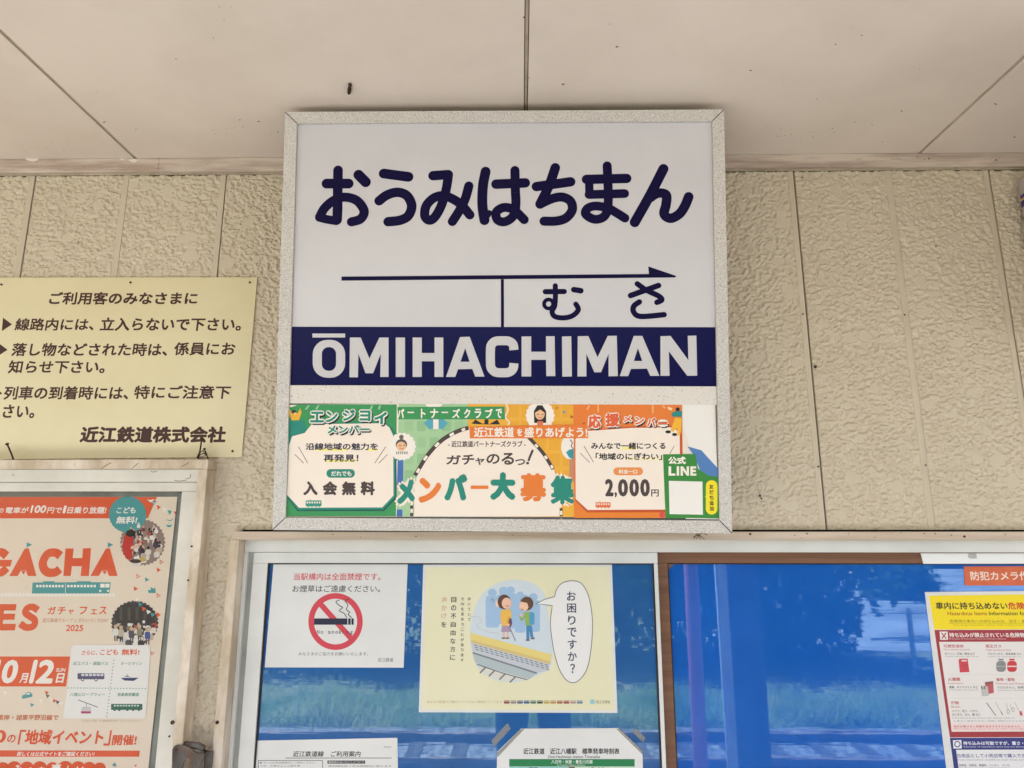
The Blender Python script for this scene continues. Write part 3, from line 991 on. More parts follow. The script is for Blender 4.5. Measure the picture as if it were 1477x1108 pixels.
p.poly([(967, 748), (967, 500), (1030, 498), (1142, 650), (1138, 497), (1192, 496), (1197, 747), (1135, 748), (1020, 595), (1024, 748)], WH, 1)
p.build('romaji_lettering', SG)
# ------------------------------------------------------------------ membership banner in the lower slot of the sign
dB = -0.0062
BN = empty('membership_banner', SP.at(0, 0.14, -0.006), 'orange and green membership banner fitted in the lower slot of the station sign', 'banner')
BNT = 0.0016
slab('sheet', SP, [(416.3, 583.5), (1031.5, 579.5), (1036.5, 746), (411.8, 745.5)], dB - BNT, dB, ink(240, 228, 216, .35), BN)
p = Print(SP, dB + .0001)
GRN, TEAL, CRM, ORG, YEL, LGR, BRN = ink(62, 150, 92), ink(40, 138, 122), ink(245, 232, 220), ink(232, 128, 58), ink(238, 178, 66), ink(168, 204, 160), ink(78, 66, 66)
WHT, BLK, SKIN, NVY = ink(244, 236, 228), ink(45, 40, 42), ink(238, 190, 150), ink(62, 56, 74)
q1, q2, q3 = (390, 560, 5.035), (560, 570, 5.093), (820, 570, 5.276)
# blue sliver of an older sheet behind, along the top right
p.crop(0, 0, 1)
p.poly([(760, 579.8), (1030.8, 578.2), (1031.3, 583), (985, 582.4)], ink(60, 132, 190), 0)
# left card: green ground with a cream plate
p.crop(*q1)
p.poly([(133, 118), (918, 118), (912, 930), (108, 930)], GRN, 1)
for x0, x1, x2, x3 in ((250, 275, 300, 268), (325, 345, 342, 330), (720, 735, 735, 722), (780, 792, 830, 820)):
    p.poly([(x0, 150), (x1, 124), (x1 + 12, 124), (x0 + 14, 158)], ink(150, 196, 160), 2)
p.poly([(128, 440), (132, 235), (150, 180), (190, 232), (250, 235), (262, 320), (160, 350), (126, 620)], TEAL, 2)
p.poly([(120, 792), (130, 420), (155, 345), (250, 320), (300, 262), (832, 250), (880, 285), (914, 342), (918, 795), (826, 893), (196, 893)], ink(28, 92, 84), 3)
p.poly([(118, 780), (132, 415), (155, 340), (250, 315), (300, 255), (832, 244), (872, 280), (906, 340), (908, 788), (818, 880), (200, 882)], TEAL, 4)
p.poly([(122, 775), (136, 415), (158, 350), (250, 325), (300, 262), (826, 254), (866, 288), (893, 345), (894, 780), (812, 866), (208, 868)], CRM, 5)
p.poly([(135, 180), (140, 150), (160, 185), (200, 180), (218, 145), (228, 175), (208, 232), (155, 235)], ink(236, 178, 60), 6)
p.ell(172, 172, 15, 14, BLK, 7, 10)
p.ell(180, 185, 11, 9, SKIN, 8, 10)
p.poly([(120, 122), (195, 122), (150, 140)], CRM, 6)
def outlined(t, x0, y0, x1, y1, m, bold, lev, slant=0, o=0.09, edge=WHT, sh=BLK):
    if sh:
        p.text(t, x0 + 6, y0 + 6, x1 + 14, y1 + 18, sh, bold + o, lev, slant)
    p.text(t, x0 - 8, y0 - 8, x1 + 8, y1 + 8, edge, bold + o, lev + 1, slant)
    p.text(t, x0, y0, x1, y1, m, bold, lev + 2, slant)
xs_ = [(290, 390, 170, 250), (405, 490, 166, 248), (525, 615, 155, 238), (648, 728, 162, 240), (755, 848, 172, 262)]
for c, (x0, x1, y0, y1) in zip('エンジョィ', xs_):
    outlined(c, x0, y0, x1, y1, TEAL, .05, 8)
outlined('メンバー', 415, 268, 722, 328, TEAL, .05, 14, -0.1)
p.rect(330, 440, 560, 456, ink(246, 234, 140), 6)
p.rect(700, 440, 780, 456, ink(246, 234, 140), 6)
p.rect(400, 520, 625, 536, ink(246, 234, 140), 6)
p.text('沿線地域の魅力を', 256, 398, 782, 450, NVY, .034, 8)
p.text('再発見！', 388, 480, 640, 534, NVY, .034, 8)
for q in ([(205, 425), (272, 545)], [(178, 480), (242, 545)], [(838, 425), (758, 545)], [(850, 482), (788, 545)]):
    p.stroke(q, 4, NVY, 6, False, 'flat')
p.rrect(408, 588, 614, 650, 30, TEAL, 6)
p.text('だれでも', 442, 602, 590, 638, WHT, .03, 8)
for c, x0, x1 in (('入', 240, 345), ('会', 380, 486), ('無', 520, 622), ('料', 655, 760)):
    p.text(c, x0, 676, x1, 778, BRN, .055, 8)
def tram(x0, y0, x1, y1, m, w, lev):
    p.rrect(x0, y0, x1, y1, 6, m, lev)
    W_ = x1 - x0
    for i in range(6):
        a = x0 + W_ * (.06 + .155 * i)
        p.rect(a, y0 + (y1 - y0) * .2, a + W_ * .09, y0 + (y1 - y0) * .5, w, lev + 1)
    for a in (.18, .4, .65, .85):
        p.ell(x0 + W_ * a, y1, W_ * .05, W_ * .05, m, lev, 10)
    p.stroke([(x0 + W_ * .25, y0 - 10), (x0 + W_ * .32, y0)], 3, m, lev, False, 'flat')
tram(257, 815, 372, 858, ink(58, 148, 130), CRM, 8)
# middle ground
p.crop(*q2)
p.poly([(78, 60), (590, 60), (590, 890), (62, 890)], LGR, 1)
for i in range(5):
    for j in range(5):
        p.rrect(120 + i * 92, 190 + j * 120, 185 + i * 92, 265 + j * 120, 12, ink(150, 192, 146) if (i + j) % 2 else ink(160, 198, 152), 2)
p.poly([(585, 60), (1366, 60), (1366, 895), (585, 890)], YEL, 2)
for i in range(5):
    for j in range(5):
        p.rect(880 + i * 100, 70 + j * 120, 960 + i * 100, 165 + j * 120, ink(234, 170, 60), 3)
p.poly([(70, 470), (110, 470), (110, 640), (64, 660)], ink(72, 112, 184), 3)
p.poly([(64, 840), (104, 840), (104, 892), (62, 892)], ink(72, 112, 184), 3)
p.poly([(1330, 470), (1366, 460), (1366, 640), (1330, 640)], ink(200, 140, 110), 4)
arch = [(190, 890), (192, 700), (215, 570), (290, 440), (390, 335), (500, 270), (640, 232), (800, 226), (960, 260), (1060, 340), (1140, 430), (1210, 530), (1250, 640), (1268, 780), (1270, 890)]
p.poly(arch, CRM, 5)
p.stroke([(195, 590), (215, 560), (290, 440), (390, 335), (500, 270), (590, 240)], 30, BRN, 6, True, 'flat')
for a, c in (((212, 570), (228, 540)), ((262, 478), (285, 447)), ((345, 378), (372, 350)), ((452, 298), (482, 280)), ((540, 258), (565, 248))):
    p.stroke([a, c], 20, CRM, 7, False, 'flat')
p.stroke([(1030, 310), (1060, 340), (1140, 430), (1212, 545)], 26, BRN, 6, True, 'flat')
for a, c in (((1080, 362), (1098, 382)), ((1150, 446), (1166, 468)), ((1196, 515), (1208, 538))):
    p.stroke([a, c], 18, CRM, 7, False, 'flat')
for x in (172, 1270):
    y0 = 760 if x < 500 else 830
    p.rect(x - 11, y0, x + 11, 890, BRN, 7)
    for k in range(2):
        p.rect(x - 9, y0 + 20 + k * 55, x + 9, y0 + 50 + k * 55, CRM, 8)
# little portraits in white rosettes
def portrait(cx, cy, r, bun, cloth, lev=7):
    p.scallop(cx, cy, r, r, WHT, lev, 18, .04)
    if bun:
        p.ell(cx - r * .05, cy - r * .7, r * .17, r * .17, ink(110, 100, 96), lev + 1, 12)
        p.ell(cx - r * .05, cy - r * .15, r * .42, r * .4, ink(86, 80, 80), lev + 1)
        p.ell(cx - r * .05, cy - r * .02, r * .36, r * .34, SKIN, lev + 2)
        for k in range(6):
            p.rect(cx - r * .42 + k * r * .15, cy + r * .36, cx - r * .36 + k * r * .15, cy + r * .56, BLK, lev + 3)
    else:
        p.poly([(cx - r * .42, cy + r * .6), (cx - r * .45, cy - r * .3), (cx - r * .2, cy - r * .72), (cx + r * .15, cy - r * .72), (cx + r * .42, cy - r * .3), (cx + r * .42, cy + r * .6)], BLK, lev + 1)
        p.ell(cx - r * .02, cy - r * .1, r * .34, r * .4, SKIN, lev + 2)
        p.poly([(cx - r * .36, cy - r * .2), (cx - r * .2, cy - r * .62), (cx + r * .1, cy - r * .64), (cx + r * .32, cy - r * .2), (cx, cy - r * .42)], BLK, lev + 3)
        p.poly([(cx - r * .75, cy + r * .95), (cx - r * .4, cy + r * .52), (cx + r * .4, cy + r * .52), (cx + r * .75, cy + r * .95)], WHT, lev + 3)
        p.poly([(cx - r * .22, cy + r * .95), (cx - r * .2, cy + r * .4), (cx + r * .2, cy + r * .4), (cx + r * .22, cy + r * .95)], ink(224, 120, 86), lev + 4)
    for sx in (-1, 1):
        p.stroke([(cx + sx * r * .16 - r * .06, cy - r * .06), (cx + sx * r * .16 + r * .02, cy - r * .1), (cx + sx * r * .16 + r * .08, cy - r * .06)], 4, BLK, lev + 5)
    p.stroke([(cx - r * .12, cy + r * .12), (cx, cy + r * .17), (cx + r * .1, cy + r * .12)], 4, ink(200, 90, 80), lev + 5)
portrait(102, 378, 100, True, None)
p.rect(58, 280, 66, 480, GRN, 6)
portrait(1116, 150, 104, False, None)
p.ell(1330, 380, 60, 90, WHT, 6)
p.poly([(1306, 420), (1330, 400), (1362, 395), (1362, 470), (1330, 460)], ink(60, 150, 160), 7)
p.stroke([(1338, 330), (1352, 350), (1345, 375), (1358, 392)], 6, BLK, 8)
p.ell(335, 72, 60, 24, WHT, 3)
p.poly([(262, 205), (300, 172), (400, 172), (438, 205), (400, 252), (345, 240), (300, 252)], ink(88, 168, 190), 3)
p.rect(330, 176, 370, 250, WHT, 4)
p.poly([(612, 210), (640, 180), (700, 215), (720, 180), (740, 215), (800, 180), (822, 215)], BLK, 6)
p.ell(722, 192, 16, 16, BLK, 7)
for x, y, c in ((1240, 95, (200, 140, 60)), (1295, 125, (110, 150, 160)), (1350, 160, (200, 90, 50))):
    p.poly([(x - 12, y - 14), (x + 14, y), (x - 12, y + 14)], ink(*c), 5)
p.stroke([(868, 70), (880, 110), (860, 160), (890, 200), (880, 215)], 9, CRM, 5)
p.poly([(68, 88), (855, 84), (858, 178), (75, 178)], GRN, 9)
CT = [('パ', 68, 118), ('ー', 142, 190), ('ト', 240, 275), ('ナ', 308, 368), ('ー', 392, 440), ('ズ', 470, 528), ('ク', 556, 604), ('ラ', 634, 684), ('ブ', 712, 768), ('で', 790, 836)]
for c, x0, x1 in CT:
    hy = 60 if c == 'ー' else 0
    p.text(c, x0, 100 + (22 if c == 'ー' else 0), x1, 170 - (38 if c == 'ー' else 0), WHT, .035 if c != 'ー' else 0.15, 11)
p.poly([(598, 232), (1465, 214), (1468, 316), (600, 318)], ORG, 20)
for c, x0, x1 in (('近江鉄道', 630, 925), ('を', 945, 985), ('盛りあげよう!', 1000, 1462)):
    p.text(c, x0, 236 if c != 'を' else 245, x1, 310 if c != 'を' else 300, WHT, .025, 22)
p.text('- 近江鉄道パートナーズクラブ -', 440, 336, 1010, 382, BRN, .02, 9)
for c, x0, y0, x1, y1 in (('ガ', 428, 440, 532, 510), ('チ', 542, 436, 632, 512), ('ャ', 640, 460, 706, 514), ('の', 722, 432, 818, 506), ('る', 832, 424, 925, 512), ('っ', 932, 470, 1005, 514)):
    p.text(c, x0, y0, x1, y1, BRN, .035, 9, .05)
p.stroke([(1060, 408), (1042, 450), (1032, 478)], 16, BRN, 9)
p.ell(1024, 500, 11, 10, BRN, 9, 14)
for c, x0, y0, x1, y1, col in (('メ', 66, 618, 198, 802, TEAL), ('ン', 222, 606, 390, 792, ORG), ('バ', 412, 578, 582, 776, TEAL), ('ー', 606, 664, 735, 690, ORG), ('大', 748, 566, 936, 772, TEAL), ('募', 968, 574, 1162, 782, ORG), ('集', 1192, 590, 1366, 802, TEAL)):
    bo = .045 if c in '募集' else .072
    if c in 'メ集':
        p.text(c, x0 - 20, y0 - 20, x1 + (20 if c == 'メ' else 0), y1 + 22, CRM, .14, 9)
    p.text(c, x0, y0, x1, y1, col, bo if c != 'ー' else .2, 12)
# right card: orange ground
p.crop(*q3)
p.poly([(38, 70), (862, 66), (868, 450), (735, 935), (42, 935)], ORG, 9)
p.poly([(42, 935), (735, 935), (735, 880), (42, 880)], ink(232, 132, 52), 10)
for x0, y0, x1, y1 in ((140, 110, 160, 78), (224, 70, 226, 130), (640, 70, 642, 140), (715, 80, 735, 100)):
    p.stroke([(x0, y0), (x1, y1)], 12, ink(240, 176, 120), 10, False, 'flat')
p.poly([(48, 340), (70, 250), (120, 205), (150, 270), (470, 240), (800, 232), (862, 290), (868, 880), (790, 892), (140, 892), (50, 800)], ink(200, 84, 40), 11)
p.poly([(52, 335), (120, 275), (470, 250), (800, 245), (846, 290), (848, 870), (146, 874), (54, 790)], CRM, 12)
for c, x0, x1, y0, y1 in (('応', 148, 245, 150, 252), ('援', 280, 388, 138, 240)):
    outlined(c, x0, y0, x1, y1, ink(226, 100, 58), .05, 13)
for c, x0, x1, y0, y1 in (('メ', 418, 480, 158, 206), ('ン', 505, 575, 165, 225), ('バ', 598, 662, 175, 236), ('ー', 682, 752, 206, 222)):
    outlined(c, x0, y0, x1, y1, ink(226, 100, 58), .05 if c != 'ー' else .2, 13, o=.1 if c != 'ー' else .5)
p.ell(830, 108, 16, 15, BLK, 16, 12)
p.poly([(752, 88), (790, 100), (786, 118), (758, 110)], ink(246, 214, 160), 16)
p.poly([(780, 140), (812, 122), (862, 122), (862, 165), (790, 165)], ink(48, 140, 140), 16)
p.poly([(812, 170), (862, 178), (850, 300), (828, 310), (826, 250), (795, 280), (775, 270)], ink(244, 184, 62), 16)
p.ell(757, 280, 22, 12, BLK, 17, 10)
p.ell(806, 300, 20, 12, BLK, 17, 10)
p.rect(405, 395, 510, 415, ink(246, 234, 140), 13)
p.rect(440, 475, 700, 494, ink(248, 236, 190), 13)
p.text('みんなで一緒につくる', 172, 360, 738, 412, BLK, .034, 14)
p.text('「地域のにぎわい」', 206, 440, 712, 494, BLK, .034, 14)
for q in ([(116, 385), (190, 510)], [(90, 442), (160, 512)], [(805, 385), (770, 445)]):
    p.stroke(q, 4, NVY, 13, False, 'flat')
p.rrect(342, 550, 566, 610, 29, ink(236, 150, 84), 13)
p.text('料金一口', 382, 566, 522, 598, WHT, .03, 15)
for c, x0, x1, y0, y1 in (('2', 278, 342, 638, 770), (',', 350, 368, 738, 778), ('0', 376, 452, 638, 772), ('0', 462, 536, 638, 772), ('0', 545, 618, 638, 772)):
    p.text(c, x0, y0, x1, y1, BRN, .055 if c != ',' else .1, 14)
p.text('円', 628, 718, 686, 772, BRN, .03, 14)
tram(205, 815, 320, 855, ink(228, 120, 80), CRM, 14)
p.ell(712, 912, 22, 22, ink(222, 80, 84), 14, 12)
# right end: white paper, blue corner, green call-out with an empty code square
p.poly([(866, 66), (1102, 72), (1108, 240), (1138, 630), (980, 560), (868, 250)], ink(238, 234, 230), 13)
p.poly([(905, 390), (960, 470), (1010, 600), (1138, 625), (1138, 560), (1010, 420)], ink(84, 128, 190), 14)
GL = ink(58, 138, 62)
p.poly([(718, 450), (965, 448), (985, 560), (1060, 610), (1138, 622), (1146, 935), (738, 938)], GL, 15)
p.poly([(890, 934), (1144, 938), (1144, 946), (890, 942)], ink(236, 234, 230), 15)
p.text('公式', 758, 468, 892, 526, WHT, .05, 16)
for x0, pts in ((762, None),):
    LX = [(760, 542, 792)]
p.poly([(760, 542), (780, 542), (780, 596), (812, 596), (812, 613), (760, 613)], WHT, 16)
p.rect(822, 542, 841, 613, WHT, 16)
p.poly([(852, 613), (852, 542), (870, 542), (898, 582), (898, 542), (916, 542), (916, 613), (899, 613), (870, 572), (870, 613)], WHT, 16)
p.poly([(926, 542), (970, 542), (970, 558), (945, 558), (945, 569), (968, 569), (968, 585), (945, 585), (945, 597), (972, 597), (972, 613), (926, 613)], WHT, 16)
p.poly([(762, 652), (1018, 658), (1022, 910), (768, 905)], ink(240, 236, 232), 16)
p.rrect(1044, 648, 1132, 908, 42, ink(246, 226, 50), 16)
p.poly([(1036, 772), (1050, 764), (1050, 782)], ink(246, 226, 50), 16)
p.vtext('友だち追加', (1085, 1089), 676, 884, 34, ink(60, 56, 40), .03, 18)
p.build('print', BN)
# ------------------------------------------------------------------ papers on the window panes
def sheet(name, label, cat, panel, px, xf=(0, 0, 1), m=None, t=0.0009, group='papers taped to the ticket windows', lift=0.0):
    cx = sum(q[0] for q in px) / len(px)
    cy = sum(q[1] for q in px) / len(px)
    a = panel.uv(xf[0] + cx / xf[2], xf[1] + cy / xf[2], 0)
    e = empty(name, panel.at(*a), label, cat, group)
    slab('sheet', panel, px, 0.0002 + lift, 0.0002 + lift + t, m, e, xf)
    pr = Print(panel, 0.0002 + lift + t + 3e-5)
    pr.crop(*xf)
    return e, pr
PAPER = mottled('laminated_paper', lin((220, 219, 218)), lin((228, 227, 227)), 5, 0.3, 0.5, bump=0.25, bscale=14)
# no smoking
k = (320, 750, 4.433)
e, p = sheet('no_smoking_notice', 'white laminated no smoking notice with a red prohibition ring, taped to the left pane', 'notice', PL, [(330, 285), (1188, 283), (1162, 945), (274, 943)], k, PAPER)
p.text('当駅構内は全面禁煙です。', 460, 340, 1015, 386, ink(206, 84, 96), .012, 1)
p.text('お煙草はご遠慮ください。', 452, 418, 1012, 462, ink(78, 74, 84), .008, 1)
RED = ink(208, 70, 84)
p.ring(727, 650, 174, 182, 36, RED, 1)
p.stroke([(628, 535), (830, 762)], 34, RED, 2, False, 'flat')
DK = ink(40, 40, 66)
p.rect(590, 630, 803, 670, DK, 4)
p.rect(808, 630, 824, 670, DK, 4)
p.rect(829, 630, 843, 670, DK, 4)
p.stroke([(750, 512), (730, 525), (752, 548), (772, 560), (752, 580), (782, 598), (797, 622)], 5, ink(70, 64, 74), 4)
p.stroke([(812, 508), (788, 516), (806, 545), (796, 572), (818, 590), (808, 604), (828, 624)], 5, ink(70, 64, 74), 4)
for i, c in enumerate('No smoking'):
    if c != ' ':
        x = 608 + i * 23.6
        p.text(c, x, 704 if c in 'Nk' else (706 if c == 'i' else 711), x + (5 if c == 'i' else 16), 736 if c == 'g' else 728, ink(70, 66, 76), .01, 4)
p.text('みなさまのご協力をお願いいたします。', 490, 845, 935, 868, ink(96, 92, 100), 0, 1)
p.text('近江鉄道', 998, 882, 1096, 907, ink(84, 80, 88), 0, 1)
p.build('print', e)

# yellow poster with a speech balloon
k = (590, 780, 3.992)
CREAM = mottled('cream_poster', lin((228, 223, 188)), lin((233, 228, 199)), 4, 0.32, 0.45, bump=0.25, bscale=14)
e, p = sheet('courtesy_poster', 'pale yellow poster with a cartoon pair on a platform and a white speech balloon', 'poster', PL, [(82, 138), (1168, 136), (1200, 992), (56, 988)], k, PAPER)
p.poly([(98, 152), (1152, 150), (1182, 976), (74, 972)], CREAM, 1)
blob = [(350, 540), (375, 400), (420, 310), (500, 250), (610, 225), (720, 250), (780, 310), (800, 420), (825, 560), (825, 680), (800, 740), (680, 800), (560, 815), (450, 780), (380, 700)]
def smooth(pts, n=5):
    out = []
    L = len(pts)
    for i in range(L):
        a, b_, c, d = (Vector(pts[(i + j) % L]) for j in (-1, 0, 1, 2))
        for q in range(n):
            t = q / n
            v = 0.5 * ((2 * b_) + (c - a) * t + (2 * a - 5 * b_ + 4 * c - d) * t * t + (3 * b_ - a - 3 * c + d) * t ** 3)
            out.append((v.x, v.y))
    return out
p.poly(smooth(blob), ink(206, 217, 226), 2)
SIL = ink(160, 190, 222)
for x, y, w, h in ((480, 300, 46, 200), (545, 290, 50, 190), (585, 285, 44, 220), (640, 310, 36, 220), (715, 325, 46, 200), (665, 330, 40, 160)):
    p.ell(x, y, w * .55, w * .5, SIL, 3, 18)
    p.rrect(x - w * .85, y + w * .4, x + w * .85, y + h, 16, SIL, 3)
p.poly([(352, 530), (822, 655), (815, 695), (356, 570)], ink(228, 208, 128), 4)
p.poly([(356, 570), (815, 695), (812, 712), (358, 588)], ink(214, 190, 130), 4)
p.poly([(358, 590), (808, 712), (800, 750), (740, 760), (366, 640)], ink(196, 200, 208), 4)
for i in range(15):
    x = 372 + i * 29
    y = 596 + i * 8.0
    for j in range(3):
        p.poly([(x + j * 4, y + j * 13), (x + 20 + j * 4, y + 5 + j * 13), (x + 24 + j * 4, y + 11 + j * 13), (x + 4 + j * 4, y + 6 + j * 13)], ink(112, 122, 138), 5)
p.poly([(366, 645), (735, 762), (690, 800), (560, 770), (400, 712), (380, 700)], ink(178, 190, 194), 5)
p.poly([(366, 640), (738, 758), (735, 768), (368, 650)], ink(126, 132, 140), 6)
p.poly([(396, 715), (690, 797), (560, 815), (450, 780)], ink(216, 216, 208), 6)
p.stroke([(392, 712), (540, 762), (680, 800)], 5, ink(90, 96, 104), 7)
for x, y in ((440, 730), (492, 748), (552, 768), (612, 784)):
    p.stroke([(x, y), (x - 32, y + 32)], 9, ink(130, 124, 118), 7, False, 'flat')
# woman
HAIR = ink(96, 66, 56)
p.ell(548, 352, 38, 42, HAIR, 8)
p.poly([(515, 352), (520, 385), (548, 392), (560, 330)], HAIR, 8)
p.ell(562, 360, 28, 32, ink(238, 190, 166), 9)
p.poly([(530, 400), (585, 392), (590, 440), (580, 492), (536, 492), (526, 440)], ink(236, 186, 84), 8)
p.poly([(536, 490), (580, 490), (588, 525), (530, 525)], ink(170, 148, 178), 8)
for x in (540, 562):
    p.poly([(x, 525), (x + 10, 525), (x + 12, 558), (x + 2, 558)], ink(232, 184, 160), 8)
    p.ell(x + 4, 561, 13, 5, ink(130, 110, 90), 9, 12)
p.stroke([(575, 440), (566, 462), (570, 480)], 10, ink(220, 165, 70), 10)
p.ell(572, 484, 8, 8, ink(238, 190, 166), 11, 12)
p.stroke([(574, 488), (612, 575)], 4, ink(110, 110, 116), 9, False)
p.ell(583, 470, 10, 26, ink(110, 80, 100), 9, 14)
p.stroke([(556, 374), (566, 378), (574, 372)], 3.5, ink(190, 80, 80), 12)
p.ell(510, 362, 12, 20, ink(240, 206, 186), 7, 14)
p.stroke([(470, 345), (478, 335), (488, 342), (480, 354)], 3, ink(110, 110, 120), 7)
# boy
p.ell(678, 362, 38, 40, ink(104, 72, 54), 8)
p.ell(662, 374, 27, 30, ink(240, 196, 168), 9)
p.poly([(640, 340), (700, 326), (705, 385), (690, 392), (680, 358), (650, 352)], ink(104, 72, 54), 10)
p.poly([(664, 410), (705, 410), (706, 488), (672, 490)], ink(150, 180, 84), 8)
p.rrect(692, 412, 722, 484, 12, ink(84, 156, 196), 9)
p.stroke([(670, 425), (650, 455), (640, 432)], 10, ink(150, 180, 84), 10)
p.ell(646, 428, 8, 8, ink(240, 196, 168), 11, 12)
p.poly([(674, 488), (706, 488), (716, 555), (700, 556), (692, 520), (694, 565), (676, 566)], ink(74, 134, 188), 8)
p.ell(684, 572, 13, 6, ink(110, 110, 120), 9, 12)
p.ell(712, 562, 13, 6, ink(110, 110, 120), 9, 12)
p.stroke([(646, 392), (652, 398), (660, 396)], 3.5, ink(190, 80, 80), 12)
p.stroke([(350, 438), (400, 440), (420, 465), (392, 490), (440, 520), (520, 535)], 3, ink(190, 190, 196), 4)
# balloon
tail = [(838, 322), (780, 336), (730, 364), (780, 368), (825, 374)]
bal = [(838, 322), (850, 280), (880, 245), (935, 231), (990, 245), (1030, 310), (1050, 400), (1056, 500), (1048, 620), (1030, 720), (1000, 780), (955, 816), (910, 805), (870, 750), (840, 660), (822, 560), (814, 470), (825, 374)]
out = smooth(bal, 4)[:-4]
full = out + [(825, 374), (780, 368), (730, 364), (780, 338)]
p.poly(full, ink(232, 230, 230), 8)
p.stroke(full + [full[0]], 4, ink(104, 104, 112), 9, False, 'flat')
p.vtext('お困りですか？', (934, 942), 284, 770, 52, ink(72, 76, 100), .018, 10)
p.vtext('歩いていて', (346, 347), 320, 470, 17, ink(60, 58, 62), .012, 3)
p.vtext('方向を見失うことがあります', (308, 306), 320, 702, 18, ink(60, 58, 62), .012, 3)
p.vtext('目の不自由な方に', (258, 250), 316, 696, 30, ink(60, 58, 62), .016, 3)
p.vtext('声かけ', (204, 200), 318, 456, 30, ink(208, 168, 150), .016, 3)
p.vtext('を', 200, 460, 506, 30, ink(60, 58, 62), .016, 3)
p.text('あなたの配慮や行動がバリアのない環境をつくります', 102, 920, 535, 936, ink(190, 170, 140), 0, 3)
cols = [(140, 60, 54), (150, 130, 120), (80, 90, 130), (40, 92, 140), (70, 120, 90), (60, 80, 60), (190, 170, 80), (190, 150, 80), (170, 100, 70), (160, 70, 60), (180, 150, 140), (110, 130, 150)]
for i, c in enumerate(cols):
    x = 546 + i * 38.2
    p.rrect(x, 920, x + 33, 938, 4, ink(*c), 3)
    for j in range(3):
        p.rect(x + 4 + j * 10, 923, x + 9 + j * 10, 928, ink(220, 215, 205), 4)
p.ell(1056, 928, 15, 14, ink(150, 196, 200), 3, 16)
p.text('国土交通省', 1078, 919, 1158, 937, ink(120, 112, 100), 0, 3)
p.build('print', e)

# usage guide, bottom left of the pane
k = (350, 1000, 2.4213)
e, p = sheet('usage_guide_sheet', 'white printed guide sheet with boxed small text at the bottom of the left pane', 'notice', PL, [(42, 166), (540, 156), (548, 560), (30, 560)], k, PAPER)
p.text('近江鉄道線　ご利用案内', 176, 202, 412, 222, ink(50, 48, 52), .018, 1, .1)
p.rect(150, 225, 520, 227.5, ink(110, 108, 110), 1)
p.text('2024.4', 492, 185, 519, 190, ink(90, 88, 90), 0, 1)
p.poly([(55, 234), (280, 234), (278, 400), (50, 400)], ink(80, 78, 82), 1, [[(57, 236), (278, 236), (276, 398), (52, 398)]])
p.rect(296, 235, 428, 246, ink(64, 62, 66), 1)
p.text('乗車券の払いもどしについて', 300, 236.5, 424, 244.5, ink(225, 222, 220), 0, 2)
G7 = ink(110, 106, 110)
for i, (a, c) in enumerate((('● きっぷは有効期間内にご使用ください。', 255), ('小児　６歳以上１２歳未満', 200), ('途中下車はできません', 180), ('定期券をお持ちの方', 240), ('団体割引は１５名以上', 210))):
    p.text(a, 60, 239 + i * 11, c, 246 + i * 11, G7, 0, 1)
    p.text('使用開始前で有効期間内に限ります', 298, 251 + i * 11, 520 - (i % 2) * 40, 258 + i * 11, G7, 0, 1)
p.build('print', e)

# timetable with taped, cut corners
e, p = sheet('timetable_sheet', 'white station timetable sheet with a green heading band, taped at both upper corners', 'timetable', PL, [(880, 560), (889, 205), (972, 124), (1312, 122), (1396, 204), (1408, 560)], k, PAPER)
p.text('近江鉄道　近江八幡駅　標準発車時刻表', 980, 192, 1316, 213, ink(44, 44, 48), .022, 1)
p.text('Omi-Hachiman station Timetable', 1066, 217, 1248, 227, ink(70, 70, 74), .01, 1)
p.rect(931, 230, 1369, 256, ink(38, 128, 78), 1)
p.text('八日市・米原・貴生川方面', 1078, 233, 1222, 246, ink(228, 232, 228), .02, 2)
p.text('for Yokaichi, Maibara, Kibukawa', 1098, 248, 1196, 254, ink(228, 232, 228), 0, 2)
p.rect(931, 257.5, 1138, 300, ink(120, 196, 200), 1)
p.rect(1139, 257.5, 1160, 300, ink(110, 74, 54), 1)
p.rect(1161, 257.5, 1369, 300, ink(196, 222, 196), 1)
p.text('平日', 1000, 259, 1030, 272, ink(44, 44, 60), .02, 2)
p.text('土曜・休日', 1205, 259, 1262, 272, ink(44, 44, 60), .02, 2)
p.build('print', e)
for q in ([(868, 166), (925, 104), (936, 124), (880, 186)], [(1362, 136), (1374, 122), (1408, 158), (1398, 172)], [(887, 210), (968, 128), (985, 124), (890, 224)], [(1318, 124), (1396, 200), (1396, 214), (1304, 124)]):
    slab('tape', PL, q, 0.0012, 0.0016, M_TAPE, e, k)

# dangerous goods poster on the right pane
k = (930, 740, 2.7002)
h2, h3 = (1320, 780, 6.153), (1320, 940, 6.592)
e, p = sheet('dangerous_goods_poster', 'yellow, red and blue poster listing hazardous items, taped to the right pane', 'poster', PR, [(1091, 308), (1900, 300), (2010, 1400), (1224, 1400)], k, PAPER)
YL, MR, IN = ink(246, 220, 40), ink(166, 58, 66), ink(56, 58, 128)
p.poly([(1106, 322), (1880, 312), (1893, 452), (1128, 454)], YL, 1)
p.poly([(1128, 456), (1893, 454), (1940, 872), (1188, 874)], MR, 1)
p.poly([(1188, 876), (1940, 874), (1990, 1380), (1256, 1380)], IN, 1)
p.poly([(1146, 502), (1880, 500), (1915, 850), (1196, 852)], ink(232, 226, 224), 2)
p.poly([(1212, 922), (1930, 920), (1970, 1370), (1275, 1370)], ink(232, 230, 232), 2)
p.crop(*h2)
BK = ink(52, 48, 40)
p.text('車内に持ち込めない', 182, 546, 818, 610, BK, .025, 2)
p.text('危険物について', 824, 546, 1330, 610, ink(206, 64, 44), .025, 2)
p.text('Hazardous Items', 286, 628, 636, 662, ink(176, 96, 40), .018, 2)
p.text('Information for customers', 654, 628, 1240, 662, BK, .018, 2)
